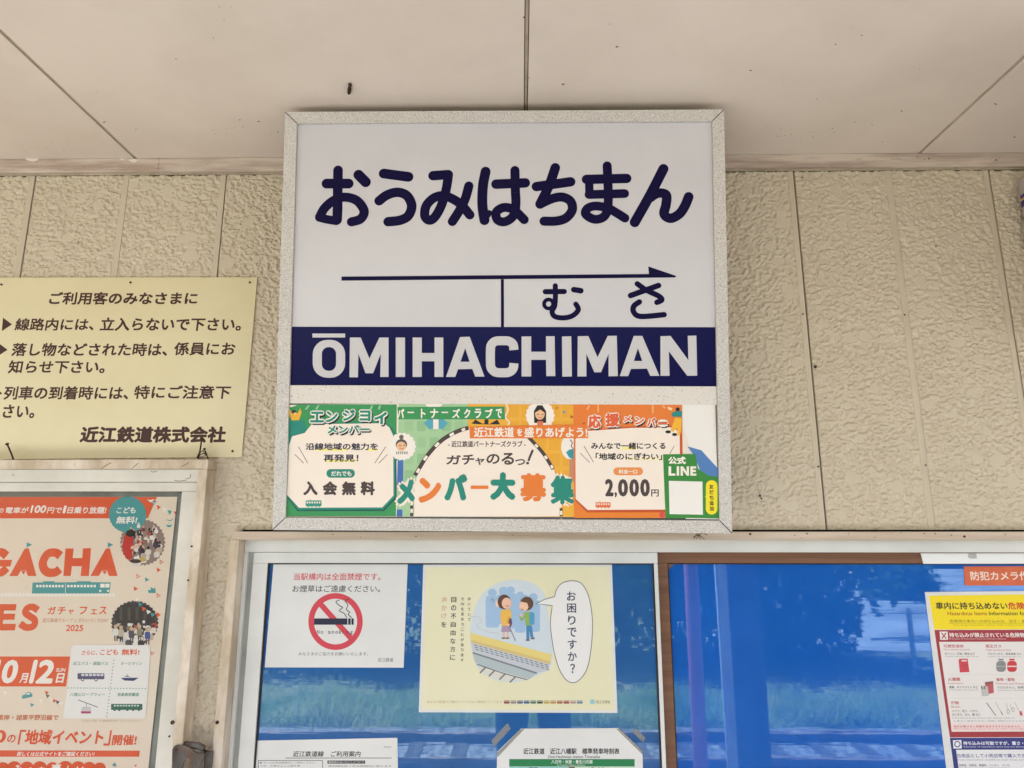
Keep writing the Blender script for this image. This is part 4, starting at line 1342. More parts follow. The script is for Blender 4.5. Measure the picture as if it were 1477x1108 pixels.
p.text('危険物の車内への持ち込みは、法令・運送約款により禁止されています', 306, 700, 1500, 728, ink(120, 108, 40), 0, 2)
p.rect(298, 732, 1500, 734, ink(120, 108, 40), 2)
p.text('Carrying hazardous items onto trains is prohibited by law and regulations', 340, 742, 1400, 756, ink(140, 126, 44), 0, 2)
p.poly([(216, 806), (288, 806), (292, 880), (222, 880)], ink(234, 226, 224), 2)
p.stroke([(232, 818), (276, 868)], 9, MR, 3, False, 'flat')
p.stroke([(274, 818), (236, 868)], 9, MR, 4, False, 'flat')
p.text('持ち込みが禁止されている危険物の例', 302, 816, 1060, 858, ink(236, 226, 224), .03, 2)
p.text('Examples of hazardous items prohibited onboard', 304, 864, 806, 880, ink(226, 206, 206), 0, 2)
RD = ink(190, 70, 80)
p.text('可燃性液体', 250, 920, 430, 950, RD, .015, 3)
p.text('Flammable Liquids', 254, 960, 486, 976, RD, .0, 3)
p.text('ガソリン、灯油、軽油 など', 262, 992, 530, 1014, ink(84, 80, 84), .01, 3)
p.text('Gasoline, Kerosene, Light Oil, etc.', 264, 1022, 568, 1034, ink(130, 126, 128), 0, 3)
p.text('高圧ガス', 624, 920, 764, 950, RD, .015, 3)
p.text('High-pressure Gas', 630, 962, 850, 980, RD, 0, 3)
p.text('プロパンガス、液体窒素 など', 642, 994, 944, 1014, ink(84, 80, 84), .01, 3)
p.text('Propane Gas, Liquid Nitrogen, etc.', 644, 1024, 944, 1036, ink(130, 126, 128), 0, 3)
p.crop(*h3)
p.poly([(412, 78), (424, 68), (498, 66), (516, 194), (424, 198)], ink(206, 72, 84), 3)
p.poly([(440, 80), (488, 78), (490, 92), (442, 94)], ink(236, 214, 214), 4)
p.rect(430, 130, 500, 133, ink(176, 54, 66), 4)
def canister(x, c, c2):
    p.rrect(x - 46, 88, x + 46, 192, 34, c, 3)
    p.rect(x - 26, 68, x + 24, 84, c, 3)
    p.rect(x - 44, 134, x + 44, 146, c2, 4)
canister(816, ink(140, 140, 140), ink(170, 170, 168))
canister(920, ink(206, 64, 70), ink(238, 214, 212))
LG = ink(206, 200, 198)
p.rect(300, 218, 1400, 220, LG, 3)
p.rect(322, 444, 1400, 446, LG, 3)
p.text('火薬類', 312, 246, 428, 280, RD, .015, 3)
p.text('Explosives', 314, 294, 456, 312, RD, 0, 3)
p.text('爆薬、ダイナマイト など', 322, 326, 596, 350, ink(84, 80, 84), .01, 3)
p.text('Ammunition, Dynamite, etc.', 324, 358, 604, 372, ink(130, 126, 128), 0, 3)
p.poly([(662, 290), (740, 280), (748, 392), (690, 404), (672, 370)], ink(192, 92, 100), 3)
p.poly([(662, 290), (740, 280), (742, 306), (664, 316)], ink(150, 90, 86), 4)
p.poly([(624, 340), (690, 330), (700, 420), (634, 424)], ink(196, 192, 188), 4)
p.stroke([(630, 330), (640, 352)], 12, ink(110, 104, 104), 5)
p.stroke([(655, 330), (662, 352)], 12, ink(120, 114, 110), 5)
p.text('毒物・薬物', 770, 250, 944, 282, RD, .015, 3)
p.text('Poisons and Poisonous Materials', 772, 294, 1240, 312, RD, 0, 3)
p.text('クロロホルム、除草剤 など', 780, 328, 1120, 352, ink(84, 80, 84), .01, 3)
p.text('Chloroform, Herbicide, etc.', 782, 360, 1100, 374, ink(130, 126, 128), 0, 3)
p.text('刃物', 338, 470, 414, 502, RD, .015, 3)
p.text('Blades', 342, 516, 428, 532, RD, 0, 3)
p.text('ナイフ、包丁、ハサミ、', 350, 552, 600, 576, ink(84, 80, 84), .01, 3)
p.text('のこぎり、なた、鎌 など', 352, 586, 620, 610, ink(84, 80, 84), .01, 3)
p.text('Knives, Kitchen Knives, Scissors, Saws, Hatchets, Sickles, etc.', 354, 624, 950, 638, ink(130, 126, 128), 0, 3)
p.text('※ 直ちに使用できない状態に梱包されたものを除きます', 364, 652, 1180, 666, ink(130, 126, 128), 0, 3)
p.stroke([(680, 488), (764, 606)], 8, ink(110, 108, 110), 3, False)
p.stroke([(764, 480), (830, 600)], 5, ink(176, 172, 170), 3, False)
p.stroke([(815, 570), (830, 598)], 9, ink(150, 110, 106), 4, False)
for x in (884, 930):
    p.ring(x, 570 + (x - 884) * -.4, 14, 24, 5, ink(150, 146, 146), 3, 18)
p.stroke([(866, 490), (884, 560)], 4, ink(170, 166, 166), 3, False)
p.stroke([(900, 500), (916, 545)], 4, ink(170, 166, 166), 3, False)
p.stroke([(945, 480), (1000, 590)], 5, ink(176, 172, 170), 3, False)
p.poly([(990, 570), (1010, 562), (1024, 606), (994, 606)], ink(206, 90, 100), 4)
p.poly([(338, 682), (1500, 680), (1506, 752), (344, 756)], ink(240, 216, 214), 3)
p.text('他のお客さまに危害を及ぼすおそれのあるもの、車内を汚損するおそれのあるもの', 364, 700, 1480, 722, RD, .01, 4)
p.text('Items that may cause harm to other passengers or damage to the train', 368, 728, 1400, 742, RD, 0, 4)
p.poly([(358, 842), (438, 840), (444, 920), (364, 922)], ink(234, 232, 236), 2)
p.ring(401, 880, 30, 30, 9, IN, 3, 24)
p.text('持ち込みは可能ですが、重さ・量に制限があるもの', 456, 852, 1420, 888, ink(230, 230, 240), .03, 2)
p.text('Examples of hazardous items that are allowed onboard with limits', 462, 898, 1320, 914, ink(214, 214, 230), .01, 2)
p.text('日用品として小売店等で購入できるもの', 400, 970, 1180, 1008, ink(96, 96, 150), .015, 3)
p.text('Daily commodities available at retail shops, such as', 402, 1020, 1080, 1040, ink(140, 140, 176), 0, 3)
p.text('消毒液、化粧品、整髪料、ライター、ペンキ、', 414, 1068, 904, 1092, ink(100, 98, 104), .01, 3)
p.text('Disinfectant, cosmetics, hairspray, lighters', 416, 1100, 900, 1114, ink(140, 136, 140), 0, 3)
p.build('print', e)

# camera sticker and white strip
e, p = sheet('camera_sticker', 'orange red sticker with white lettering 防犯カメラ at the top of the right pane', 'sticker', PR, [(432, 228), (1500, 226), (1515, 398), (440, 398)], h2, mottled('red_sticker', lin((206, 96, 64)), lin((224, 116, 76)), 9, .4, .4), .0005)
p.text('防犯カメラ作動中', 490, 272, 1180, 352, ink(240, 220, 206), .022, 1)
p.build('lettering', e)
PS = Panel((0, yR - .0004, 0), (1, 0, 0), (0, 0, 1))
e = empty('white_strip', PS.at(*PS.uv(1400, 806)), 'blank white strip with a slanted end along the brown top rail of the right window', 'strip')
slab('strip', PS, [(52, 112), (1800, 112), (1800, 204), (76, 205)], .0004, .003, ink(240, 240, 240), e, h2)
slab('tape', PS, [(470, 114), (542, 114), (548, 158), (500, 160), (474, 152)], .0032, .0036, ink(186, 186, 182), e, h2)
# ------------------------------------------------------------------ festival poster in the case
PP = Panel((0, yP, 0), (1, 0, 0), (0, 0, 1))
a, c = PP.uv(100, 900)
e = empty('festival_poster', PP.at(a, c), 'beige and orange railway festival poster reading GACHA FES, inside the left case', 'poster')
slab('sheet', PP, [(-180, 717), (255.8, 716.6), (209.5, 1150), (-260, 1150)], .0002, .001, mottled('beige_poster', lin((236, 216, 198)), lin((241, 222, 205)), 3, .5, .3), e)
p = Print(PP, .00105)
OR_, TL_, W_, OB = ink(228, 92, 54), ink(80, 156, 160), ink(246, 238, 232), ink(206, 110, 72)
k4, k5 = (0, 660, 4.616), (0, 860, 4.344)
p.crop(*k4)
p.poly([(-700, 263), (1045, 263), (985, 405), (-700, 406)], OR_, 1)
for t, x0, x1, y0, y1, bo in (('の', -6, 24, 338, 370, .02), ('電車が', 38, 190, 330, 372, .025), ('100', 206, 308, 318, 370, .05), ('円で', 316, 412, 332, 372, .025), ('1', 422, 440, 320, 372, .06), ('日乗り放題!', 450, 708, 328, 374, .028)):
    p.text(t, x0, y0, x1, y1, W_, bo, 2, .12)
p.scallop(850, 380, 124, 120, TL_, 3, 30, .018)
p.text('こども', 778, 330, 905, 372, W_, .03, 4, .1)
p.text('無料!', 776, 392, 914, 442, W_, .035, 4, .1)
for q, c in (([(985, 285), (1030, 278), (1005, 300)], W_), ([(1012, 295), (1045, 290), (1022, 318)], TL_), ([(1045, 315), (1075, 325), (1050, 350)], OR_), ([(1082, 335), (1112, 340), (1090, 366)], W_), ([(1115, 350), (1148, 350), (1130, 384)], TL_), ([(1155, 352), (1172, 360), (1168, 385)], OR_)):
    p.poly(q, c, 3)
p.stroke([(985, 280), (1050, 315), (1110, 345), (1172, 358)], 3, W_, 4)
p.ell(1126, 450, 18, 14, TL_, 2, 14)
p.rect(1112, 440, 1140, 448, W_, 3)
p.stroke([(1112, 415), (1135, 420), (1150, 410)], 5, TL_, 2)

def crowd(cx, cy, rx, ry, base, seed, dark_top):
    rnd = random.Random(seed)
    p.scallop(cx, cy, rx, ry, base, 2, 34, .03)
    pal = [(226, 214, 206), (200, 176, 160), (120, 60, 62), (70, 60, 84), (236, 228, 222), (84, 74, 76), (150, 110, 96), (54, 46, 50), (190, 60, 50)]
    spots = []
    for i in range(62):
        t, r_ = rnd.random() * 6.283, math.sqrt(rnd.random()) * .84
        x, y = cx + rx * r_ * math.cos(t), cy + ry * r_ * math.sin(t)
        if dark_top and y < cy - ry * .05:
            continue
        spots.append((y, x))
    spots.sort()
    for i, (y, x) in enumerate(spots):
        s_ = rx * (.075 + .05 * (y - cy + ry) / ry)
        c = rnd.choice(pal)
        p.poly([(x - s_ * .8, y + s_ * 1.9), (x - s_ * .9, y + s_ * .5), (x - s_ * .3, y), (x + s_ * .4, y), (x + s_, y + s_ * .6), (x + s_ * .7, y + s_ * 1.8)], ink(*c), 3 + i * .05)
        p.ell(x, y - s_ * .4, s_ * .5, s_ * .55, ink(*rnd.choice([(50, 40, 40), (60, 46, 44), (210, 170, 150), (232, 224, 216)])), 3.02 + i * .05, 9)
crowd(950, 565, 148, 152, ink(150, 126, 120), 3, False)
p.poly([(812, 590), (830, 520), (870, 500), (890, 540), (884, 640), (868, 690), (836, 668)], ink(200, 54, 46), 8)
p.ell(872, 505, 34, 24, ink(40, 30, 30), 9, 14)
p.stroke([(880, 600), (915, 590), (935, 575)], 20, ink(226, 184, 160), 9)
p.ell(905, 690, 40, 14, ink(60, 40, 36), 8, 14)
p.ell(955, 680, 22, 14, ink(206, 170, 80), 9, 12)
for x in (62, 602):
    p.poly([(x, 789), (x + 103, 606), (x + 130, 606), (x + 181, 789), (x + 124, 789), (x + 111, 752), (x + 78, 752), (x + 56, 789)], OR_, 2)
    p.poly([(x + 80, 754), (x + 110, 754), (x + 95, 780)], OR_, 3)
    p.stroke([(x + 118, 604), (x + 118, 566)], 4, TL_, 2, False, 'flat')
    p.poly([(x + 119, 566), (x + 152, 580), (x + 119, 598)], TL_, 2)
p.stroke([(402, 655), (370, 634), (320, 640), (288, 690), (290, 735), (320, 765), (370, 764), (398, 742)], 54, OR_, 2, cap='flat')
p.poly([(422, 789), (436, 606), (491, 605), (484, 670), (548, 670), (553, 605), (606, 604), (592, 789), (537, 789), (544, 724), (479, 724), (471, 789)], OR_, 2)
p.stroke([(45, 655), (5, 630), (-60, 650), (-80, 710), (-50, 765), (10, 765), (46, 735)], 52, OR_, 2, cap='flat')
p.poly([(-10, 682), (80, 682), (70, 726), (-14, 726)], OR_, 3)
# train and track
p.poly([(218, 832), (285, 832), (292, 824), (360, 824), (366, 832), (508, 830), (516, 824), (600, 824), (606, 830), (738, 832), (728, 905), (212, 905)], TL_, 3)
for i in range(9):
    p.rect(242 + i * 21, 848, 256 + i * 21, 864, W_, 4)
    p.rect(448 + i * 22, 848, 463 + i * 22, 864, W_, 4)
p.rect(435, 838, 438, 905, W_, 4)
p.poly([(668, 840), (732, 840), (728, 866), (668, 866)], W_, 4)
p.rect(698, 838, 702, 868, TL_, 5)
p.ell(668, 888, 8, 8, W_, 4, 10)
p.ell(720, 888, 8, 8, W_, 4, 10)
p.rect(-300, 912, 770, 921, W_, 2)
p.rect(-300, 906, 205, 909, W_, 2)
for i in range(34):
    p.rect(-40 + i * 24, 900, -30 + i * 24, 926, W_, 2.4)
for i, (x, y) in enumerate(((160, 868), (172, 860), (184, 866))):
    p.rect(x, y - 10, x + 7, y + 14, ink(230, 214, 200), 2)
# scattered flags
for x, y, c, hol in ((1075, 695, OR_, 1), (1056, 748, OR_, 0), (920, 790, OR_, 1), (978, 812, TL_, 0), (903, 873, OR_, 0), (1055, 918, OR_, 1), (1055, 1045, OR_, 0)):
    q = [(x - 12, y - 16), (x + 16, y + 2), (x - 10, y + 16)]
    p.poly(q, c, 2, [[(x - 7, y - 8), (x + 8, y + 2), (x - 6, y + 9)]] if hol else ())
p.poly([(984, 882), (1004, 882), (1004, 862), (1022, 874), (1034, 866), (1038, 902), (990, 902)], TL_, 2)
# second block
p.crop(*k5)
p.poly([(-60, 50), (104, 50), (98, 90), (26, 90), (23, 110), (95, 110), (90, 148), (20, 148), (17, 174), (100, 174), (94, 215), (-60, 215)], OR_, 2)
p.stroke([(238, 88), (205, 68), (170, 76), (160, 104), (190, 128), (218, 150), (210, 188), (165, 196), (126, 172)], 40, OR_, 2, cap='flat')
for c, x0, x1 in (('ガ', 300, 350), ('チ', 362, 412), ('ャ', 428, 462), ('フ', 498, 545), ('ェ', 570, 608), ('ス', 622, 668)):
    p.text(c, x0, 66 if c not in 'ャェ' else 82, x1, 114, OR_, .03, 2)
p.text('近江鉄道グループ にぎわいづくりDAY', 268, 138, 680, 164, ink(208, 138, 108), .008, 2)
p.text('2025', 414, 180, 522, 220, OR_, .03, 2)
crowd(845, 168, 146, 138, ink(74, 62, 68), 11, True)
p.poly([(716, 120), (740, 70), (800, 45), (880, 45), (950, 80), (970, 130), (960, 170), (735, 170)], ink(54, 44, 50), 2.6)
for x in (750, 800, 850, 900):
    p.rect(x, 70, x + 18, 150, ink(84, 68, 66), 2.8)
p.poly([(745, 300), (800, 215), (900, 300)], ink(214, 206, 210), 3)
for x, y, c in ((760, 230, (196, 180, 160)), (825, 238, (84, 76, 96)), (875, 225, (150, 130, 116)), (925, 245, (70, 84, 150)), (726, 225, (226, 220, 216))):
    p.rrect(x - 17, y - 22, x + 17, y + 24, 8, ink(*c), 9)
    p.ell(x, y - 34, 12, 13, ink(206, 176, 140), 9.4, 12)
    for d in (-9, 5):
        p.rect(x + d, y + 22, x + d + 7, y + 56, ink(60, 54, 70), 9)
for x, y, c in ((880, 52, TL_), (902, 78, OR_), (932, 98, W_), (958, 116, TL_), (992, 118, OR_), (862, 20, W_)):
    p.poly([(x - 14, y - 14), (x + 16, y - 2), (x - 6, y + 16)], c, 11)
p.poly([(-60, 378), (440, 378), (414, 566), (-60, 566)], OR_, 2)
for t, x0, y0, x1, y1, bo in (('1', -36, 398, -8, 548, .05), ('0', 14, 398, 112, 548, .05), ('月', 126, 482, 174, 544, .03), ('1', 196, 398, 224, 548, .06), ('2', 236, 398, 342, 548, .05), ('SUN', 352, 450, 410, 474, .03), ('日', 354, 482, 402, 544, .035)):
    p.text(t, x0, y0, x1, y1, W_, bo, 3, .1)
p.poly(rr(440, 303, 948, 768, 16)[:0] or [(470, 304), (932, 306), (944, 318), (940, 400), (916, 752), (902, 766), (412, 766), (398, 752), (428, 560), (450, 318)], ink(240, 234, 232), 14)
p.text('さらに、', 514, 340, 612, 368, OR_, .02, 15)
p.text('こども', 630, 332, 742, 368, OR_, .03, 15)
p.text('無料!', 764, 330, 876, 370, OR_, .03, 15)
GD = ink(80, 140, 116)
p.text('近江バス・湖国バス', 460, 410, 680, 432, GD, .012, 15)
p.text('オーミマリン', 758, 412, 892, 432, GD, .012, 15)
p.text('八幡山ロープウェー', 440, 604, 660, 626, GD, .012, 15)
p.text('信楽高原鐵道', 738, 604, 872, 626, GD, .02, 15)
for i in range(18):
    t = i / 17
    p.ell(715 - 44 * t, 402 + 350 * t, 4, 4, ink(150, 140, 140), 15, 8)
for i in range(26):
    p.ell(432 + i * 19.2, 574 + i * .2, 4, 4, ink(110, 160, 140), 15, 8)
PU = ink(92, 84, 120)
p.rrect(488, 482, 656, 520, 6, PU, 15)
for i in range(6):
    p.rect(512 + i * 24, 486, 530 + i * 24, 500, ink(220, 214, 224), 16)
for x in (520, 604):
    p.ell(x, 522, 11, 11, PU, 16, 14)
    p.ell(x, 522, 5, 5, W_, 17, 10)
p.poly([(758, 512), (872, 510), (840, 530), (782, 528)], ink(52, 54, 110), 15)
p.poly([(776, 506), (800, 496), (822, 506)], ink(150, 150, 170), 15)
p.stroke([(798, 488), (798, 506)], 3, PU, 16, False)
p.stroke([(494, 650), (612, 694)], 5, ink(140, 130, 136), 15, False)
p.rect(510, 720, 572, 734, ink(176, 60, 112), 15)
p.poly([(516, 692), (570, 692), (574, 718), (512, 718)], ink(206, 200, 204), 15)
p.stroke([(544, 672), (544, 692)], 3, PU, 16, False)
G2 = ink(58, 104, 92)
p.rrect(698, 674, 894, 712, 5, G2, 15)
for i in range(9):
    p.rect(716 + i * 18, 680, 728 + i * 18, 690, ink(200, 216, 208), 16)
for x in (720, 750, 800, 836, 872):
    p.ell(x, 713, 8, 6, G2, 15, 10)
p.text('※小学生以下対象　※一部路線を除きます　※くわしくは公式サイトへ', 512, 775, 900, 788, ink(186, 168, 152), 0, 2)
# little car, flags
p.poly([(136, 640), (140, 622), (158, 615), (172, 600), (192, 602), (204, 618), (202, 630), (150, 642)], TL_, 3)
p.poly([(162, 616), (174, 606), (186, 606), (188, 616)], W_, 4)
for x, y, c in ((34, 606, W_), (258, 655, W_), (202, 682, TL_), (294, 605, OR_), (300, 625, ink(88, 120, 100)), (322, 645, W_), (342, 656, OR_), (362, 664, ink(96, 92, 116)), (386, 672, W_), (955, 358, OR_)):
    p.poly([(x - 13, y - 12), (x + 13, y - 4), (x - 4, y + 14)], c, 3, [[(x - 8, y - 7), (x + 6, y - 3), (x - 3, y + 7)]] if x == 955 else ())
p.text('琵琶湖東岸・湖東平野沿線で', -128, 742, 366, 778, OB, .02, 3)
for t, x0, y0, x1, y1, bo in (('0', -40, 838, 38, 922, .05), ('の', 46, 868, 98, 918, .03), ('「', 118, 838, 158, 930, .015), ('地域イベント', 158, 836, 650, 930, .035), ('」', 655, 840, 695, 936, .015), ('開催!', 704, 868, 856, 934, .028)):
    p.text(t, x0, y0, x1, y1, OR_, bo, 3, .05)
p.poly([(-60, 966), (876, 968), (872, 1006), (-60, 1006)], OR_, 3)
p.text('詳しくは公式サイトをご確認ください!', 108, 974, 592, 1002, W_, .02, 4, .1)
for i, (x, r_) in enumerate(((20, 40), (90, 46), (170, 44), (250, 46), (330, 40), (410, 48), (490, 46), (560, 42), (625, 38))):
    p.ell(x, 1078, r_, r_ * .95, OR_, 3 + i * .02, 24)
p.rect(-60, 1060, 640, 1200, OR_, 3.3)
for t, x0, x1, y0, y1 in (('み', 90, 138, 1058, 1108), ('ん', 170, 215, 1070, 1108), ('な', 240, 290, 1068, 1110), ('楽', 320, 385, 1050, 1110), ('し', 420, 450, 1062, 1110), ('い', 480, 530, 1066, 1108)):
    p.text(t, x0, y0, x1, y1, W_, .05, 5)
p.poly([(700, 1060), (722, 1040), (730, 1068)], TL_, 3)
p.poly([(842, 1062), (858, 1052), (852, 1070)], OR_, 3)
p.build('print', e)

# ------------------------------------------------------------------ rusted hasp between case and window
yH = -0.05
k7 = (200, 1000, 7.385)
HP = Panel((0, yH, 0), (1, 0, 0), (0, 0, 1))
e = empty('hasp', HP.at(*HP.uv(268, 1100)), 'grey rusted steel hasp bridging the gap between poster case and window casing', 'hasp')
b = MB()
q = [(358, 600), (376, 566), (400, 555), (470, 556), (540, 580), (585, 620), (625, 645), (700, 650), (692, 690), (660, 760), (610, 900), (590, 1100), (350, 1100)]
pts = [HP.uv(k7[0] + x / k7[2], k7[1] + y / k7[2]) for x, y in q]
ho = [HP.uv(k7[0] + x / k7[2], k7[1] + y / k7[2]) for x, y in [(460, 800), (490, 706), (530, 690), (556, 716), (545, 800), (520, 960), (440, 960)]]
tr = tessellate_polygon([[Vector((*a, 0)) for a in pts], [Vector((*a, 0)) for a in ho]])
allp = pts + ho
n = len(allp)
vs = [HP.at(a, c, 0) for a, c in allp] + [HP.at(a, c, -.004) for a, c in allp]
fs = [tuple(t) for t in tr] + [tuple(i + n for i in t) for t in tr]
for L0, L in ((0, len(pts)), (len(pts), len(ho))):
    fs += [(L0 + i, L0 + (i + 1) % L, L0 + (i + 1) % L + n, L0 + i + n) for i in range(L)]
b.add(vs, fs)
b.build('plate', M_RUST, e)
b = MB()
X, Z = HP.uv(200 + 400 / 7.385, 1000 + 600 / 7.385)
b.tube([HP.at(X, Z, .0002), HP.at(X, Z, .0016)], .002, 10)
b.build('rivet', M_NAIL, e)
b = MB()
qs = [(470, 545), (560, 552), (640, 560), (690, 590), (716, 625)]
pp = [HP.at(*HP.uv(200 + x / 7.385, 1000 + y / 7.385, -.014), -.014) for x, y in qs]
b.tube(pp, [.006, .007, .007, .007, .005], 12)
b.build('knuckle', M_RUST, e, True)
b = MB()
b.box(HP.uv(288, 1090)[0], wx(308, 1090, -.0212)[0], -.028, -.021, wx(300, 1130, -.02)[1], wx(300, 1082, -.02)[1], 0, .002)
b.build('back_plate', M_RUST, e)

# small dark cocoon on the soffit
def onceil(x, y):
    return hit(x, y, Vector((0, 0, CEIL)), Vector((0, 0, 1)))
A, B_ = onceil(505.3, 118), onceil(503.2, 134)
b = MB()
z_ = Vector((0, 0, -.004))
b.tube([A + z_, A.lerp(B_, .12) + z_, A.lerp(B_, .2) + z_, A.lerp(B_, .5) + z_ * 1.1, A.lerp(B_, .85) + z_, B_ + z_], [.0012, .0042, .0026, .0042, .004, .0012], 10)
tag(b.build('cocoon', M_NAIL, None, True, origin=A), 'small dark twig-like cocoon stuck to the beige soffit above the station sign', 'cocoon')

# second station sign, standing out from the wall at the far right
x0, z0 = wx(1466.5, 261, -0.02)
e = empty('projecting_sign', (x0 + .05, -.3, z0 - .15), 'light grey boxed sign with purple and gold marks projecting from the wall, far right', 'sign')
b = MB()
b.box(x0, x0 + .11, -.62, -.02, z0 - .42, z0, 0, .004)
b.build('box', mottled('sign_grey', lin((168, 160, 156)), lin((180, 172, 168)), 4, .4, .4), e)
p = Print(Panel((x0, 0, 0), (0, -1, 0), (0, 0, 1)), .0004)
for y0, y1, c in ((283, 288, (74, 58, 130)), (288.6, 291, (206, 170, 90)), (291.6, 301, (60, 48, 110))):
    p.poly([(1471.5 + (y0 - 283) * .12, y0), (1480, y0 - 7), (1480, y1 - 7), (1471.5 + (y1 - 283) * .12, y1)], ink(*c), 1)
p.build('lettering', e)
# ------------------------------------------------------------------ the place behind the photographer (mirrored in the blue panes)
def refl(px, py, Y, yp=yR + .009):
    d = ray(px, py)
    d = Vector((d.x, -d.y, d.z))
    c0 = Vector((CAM.x, 2 * yp - CAM.y, CAM.z))
    return c0 + d * ((Y - c0.y) / d.y)

GZ = -1.45
b = MB(); b.box(-30, 30, -3.15, -.002, -.4, -0.004, 0, .01); b.box(-30, 30, -3.16, -3.0, -1.5, -.402)
tag(b.build('platform', M_FLOOR), kind='structure')
b = MB(); b.box(-500, 500, -700, 40, GZ - .3, GZ)
tag(b.build('ground', M_GROUND), kind='structure')
b = MB(); b.box(-40, 40, -9.35, -3.17, GZ + .002, GZ + .02)
tag(b.build('track_bed', M_BALLAST), kind='structure')
b = MB(); b.box(4.5, 60, -44, -15.5, GZ + .002, GZ + .03)
tag(b.build('road', M_ROAD), kind='structure')
# railway track
TR = empty('railway_track', (0, -8.2, GZ), 'single railway track on grey ballast across from the platform', 'track')
for Y in (-7.66, -8.73):
    b = MB()
    b.box(-30, 30, Y - .035, Y + .035, GZ + .12, GZ + .155, 0, .006)
    b.box(-30, 30, Y - .008, Y + .008, GZ + .05, GZ + .121)
    b.box(-30, 30, Y - .06, Y + .06, GZ + .035, GZ + .05)
    b.build('rail', M_RAIL, TR)
b = MB(); b.box(-.11, .11, -1.0, 1.0, -.1, .034, 0, .02)
s0 = b.build('sleeper', M_SLEEPER, TR)
s0.location = (-12, 0, GZ - GZ)
for i in range(1, 40):
    c = s0.copy(); COL.objects.link(c); c.parent = TR; c.location = (-12 + i * .62, 0, 0)

# grass strip: blades
rnd = random.Random(3)
gv, gf = [], []
for i in range(60000):
    x, y = rnd.uniform(-7, 11), -9.4 - abs(rnd.gauss(0, .85)) - rnd.random() * .5
    h = rnd.uniform(.08, .34) * (.7 + .5 * math.sin(x * 2.3 + y) * math.sin(x * .9 - y * 1.7) + .35 * rnd.random())
    a = rnd.random() * 6.28
    w = rnd.uniform(.004, .011)
    lx, ly = rnd.gauss(0, .14), rnd.gauss(0, .14)
    k = len(gv)
    gv += [(x - w * math.cos(a), y - w * math.sin(a), GZ), (x + w * math.cos(a), y + w * math.sin(a), GZ), (x + lx, y + ly, GZ + h)]
    gf.append((k, k + 1, k + 2))
def leafmat(name, c0, c1, scale=3.0, trans=.35):
    m = bpy.data.materials.new(name)
    m.use_nodes = True
    m.node_tree.nodes.clear()
    out = node(m, 'ShaderNodeOutputMaterial')
    tc = node(m, 'ShaderNodeTexCoord')
    nz = node(m, 'ShaderNodeTexNoise', Scale=scale, Detail=3)
    link(m, tc.outputs['Object'], nz.inputs['Vector'])
    rp = ramp(m, [(.35, c0), (.65, c1)])
    link(m, nz.outputs['Fac'], rp.inputs[0])
    d, t = node(m, 'ShaderNodeBsdfDiffuse'), node(m, 'ShaderNodeBsdfTranslucent')
    link(m, rp.outputs[0], d.inputs[0]); link(m, rp.outputs[0], t.inputs[0])
    mx = node(m, 'ShaderNodeMixShader'); mx.inputs[0].default_value = trans
    link(m, d.outputs[0], mx.inputs[1]); link(m, t.outputs[0], mx.inputs[2]); link(m, mx.outputs[0], out.inputs[0])
    return m
M_GRASS = leafmat('grass_blades', (.22, .34, .10), (.46, .50, .22), 1.2, .4)
M_LEAF = leafmat('leaves', (.045, .10, .03), (.13, .21, .07), 2.0, .25)
tag(mesh_obj('grass', gv, gf, M_GRASS), kind='stuff')

def crown(seed, r, h, n, z0):
    rn = random.Random(seed)
    cl = [(rn.uniform(-r, r) * .75, rn.uniform(-r, r) * .6, z0 + h * rn.uniform(.06, .95), rn.uniform(.35, .62) * r) for _ in range(22)]
    v, f = [], []
    for i in range(n):
        cx, cy, cz, cr = rn.choice(cl)
        d = Vector((rn.gauss(0, 1), rn.gauss(0, 1), rn.gauss(0, .8))).normalized() * cr * (rn.random() ** .4)
        q = Vector((cx, cy, cz)) + d
        a = Vector((rn.gauss(0, 1), rn.gauss(0, 1), rn.gauss(0, .6))).normalized()
        c = a.orthogonal().normalized()
        s_ = rn.uniform(.08, .17)
        k = len(v)
        v += [q + a * s_, q + c * s_ * .5, q - a * s_, q - c * s_ * .5]
        f.append((k, k + 1, k + 2, k + 3))
    return v, f

def tree(x, y, r, h, seed, label, n=5200):
    e = empty('tree', (x, y, GZ), label, 'tree', 'trees beyond the railway track')
    b = MB()
    rn = random.Random(seed)
    b.tube([(x, y, GZ - .1), (x + .05, y, GZ + h * .25), (x + rn.uniform(-.2, .2), y, GZ + h * .6)], [.16, .12, .06], 9)
    for i in range(5):
        z = GZ + h * (.2 + .08 * i)
        b.tube([(x + .03, y, z), (x + rn.uniform(-.7, .7) * r, y + rn.uniform(-.5, .5) * r, z + h * .25)], [.06, .02], 6)
    b.build('trunk', M_BARK, e, True)
    v, f = crown(seed, r, h * .95, n, GZ + .1)
    mesh_obj('crown', [Vector(q) + Vector((x, y, 0)) for q in v], f, M_LEAF, e)
for i, (px, Y, r, h, lab) in enumerate(((1165, -14.6, 1.75, 3.6, 'broad dense tree hanging over the grass opposite the right window'), (1040, -15.4, 2.2, 3.8, 'tall tree just left of the broad dense tree beyond the track'),
                                        (900, -15.0, 2.3, 3.6, 'bushy tree beyond the track facing the window mullion'), (720, -15.6, 2.4, 3.9, 'tree beyond the track straight behind the photographer'),
                                        (540, -15.0, 2.3, 3.5, 'rounded tree beyond the track facing the no smoking notice'), (370, -15.6, 2.4, 3.8, 'outermost tree beyond the track, towards the poster case'))):
    c = refl(px, 900, Y)
    tree(c.x, Y, r, h, 20 + i, lab)
c = refl(1296, 838, -27)
tree(c.x, -27, 1.5, 1.7, 41, 'low round shrub on the far side of the road past the fence', 2500)
v, f = [], []
rn = random.Random(77)
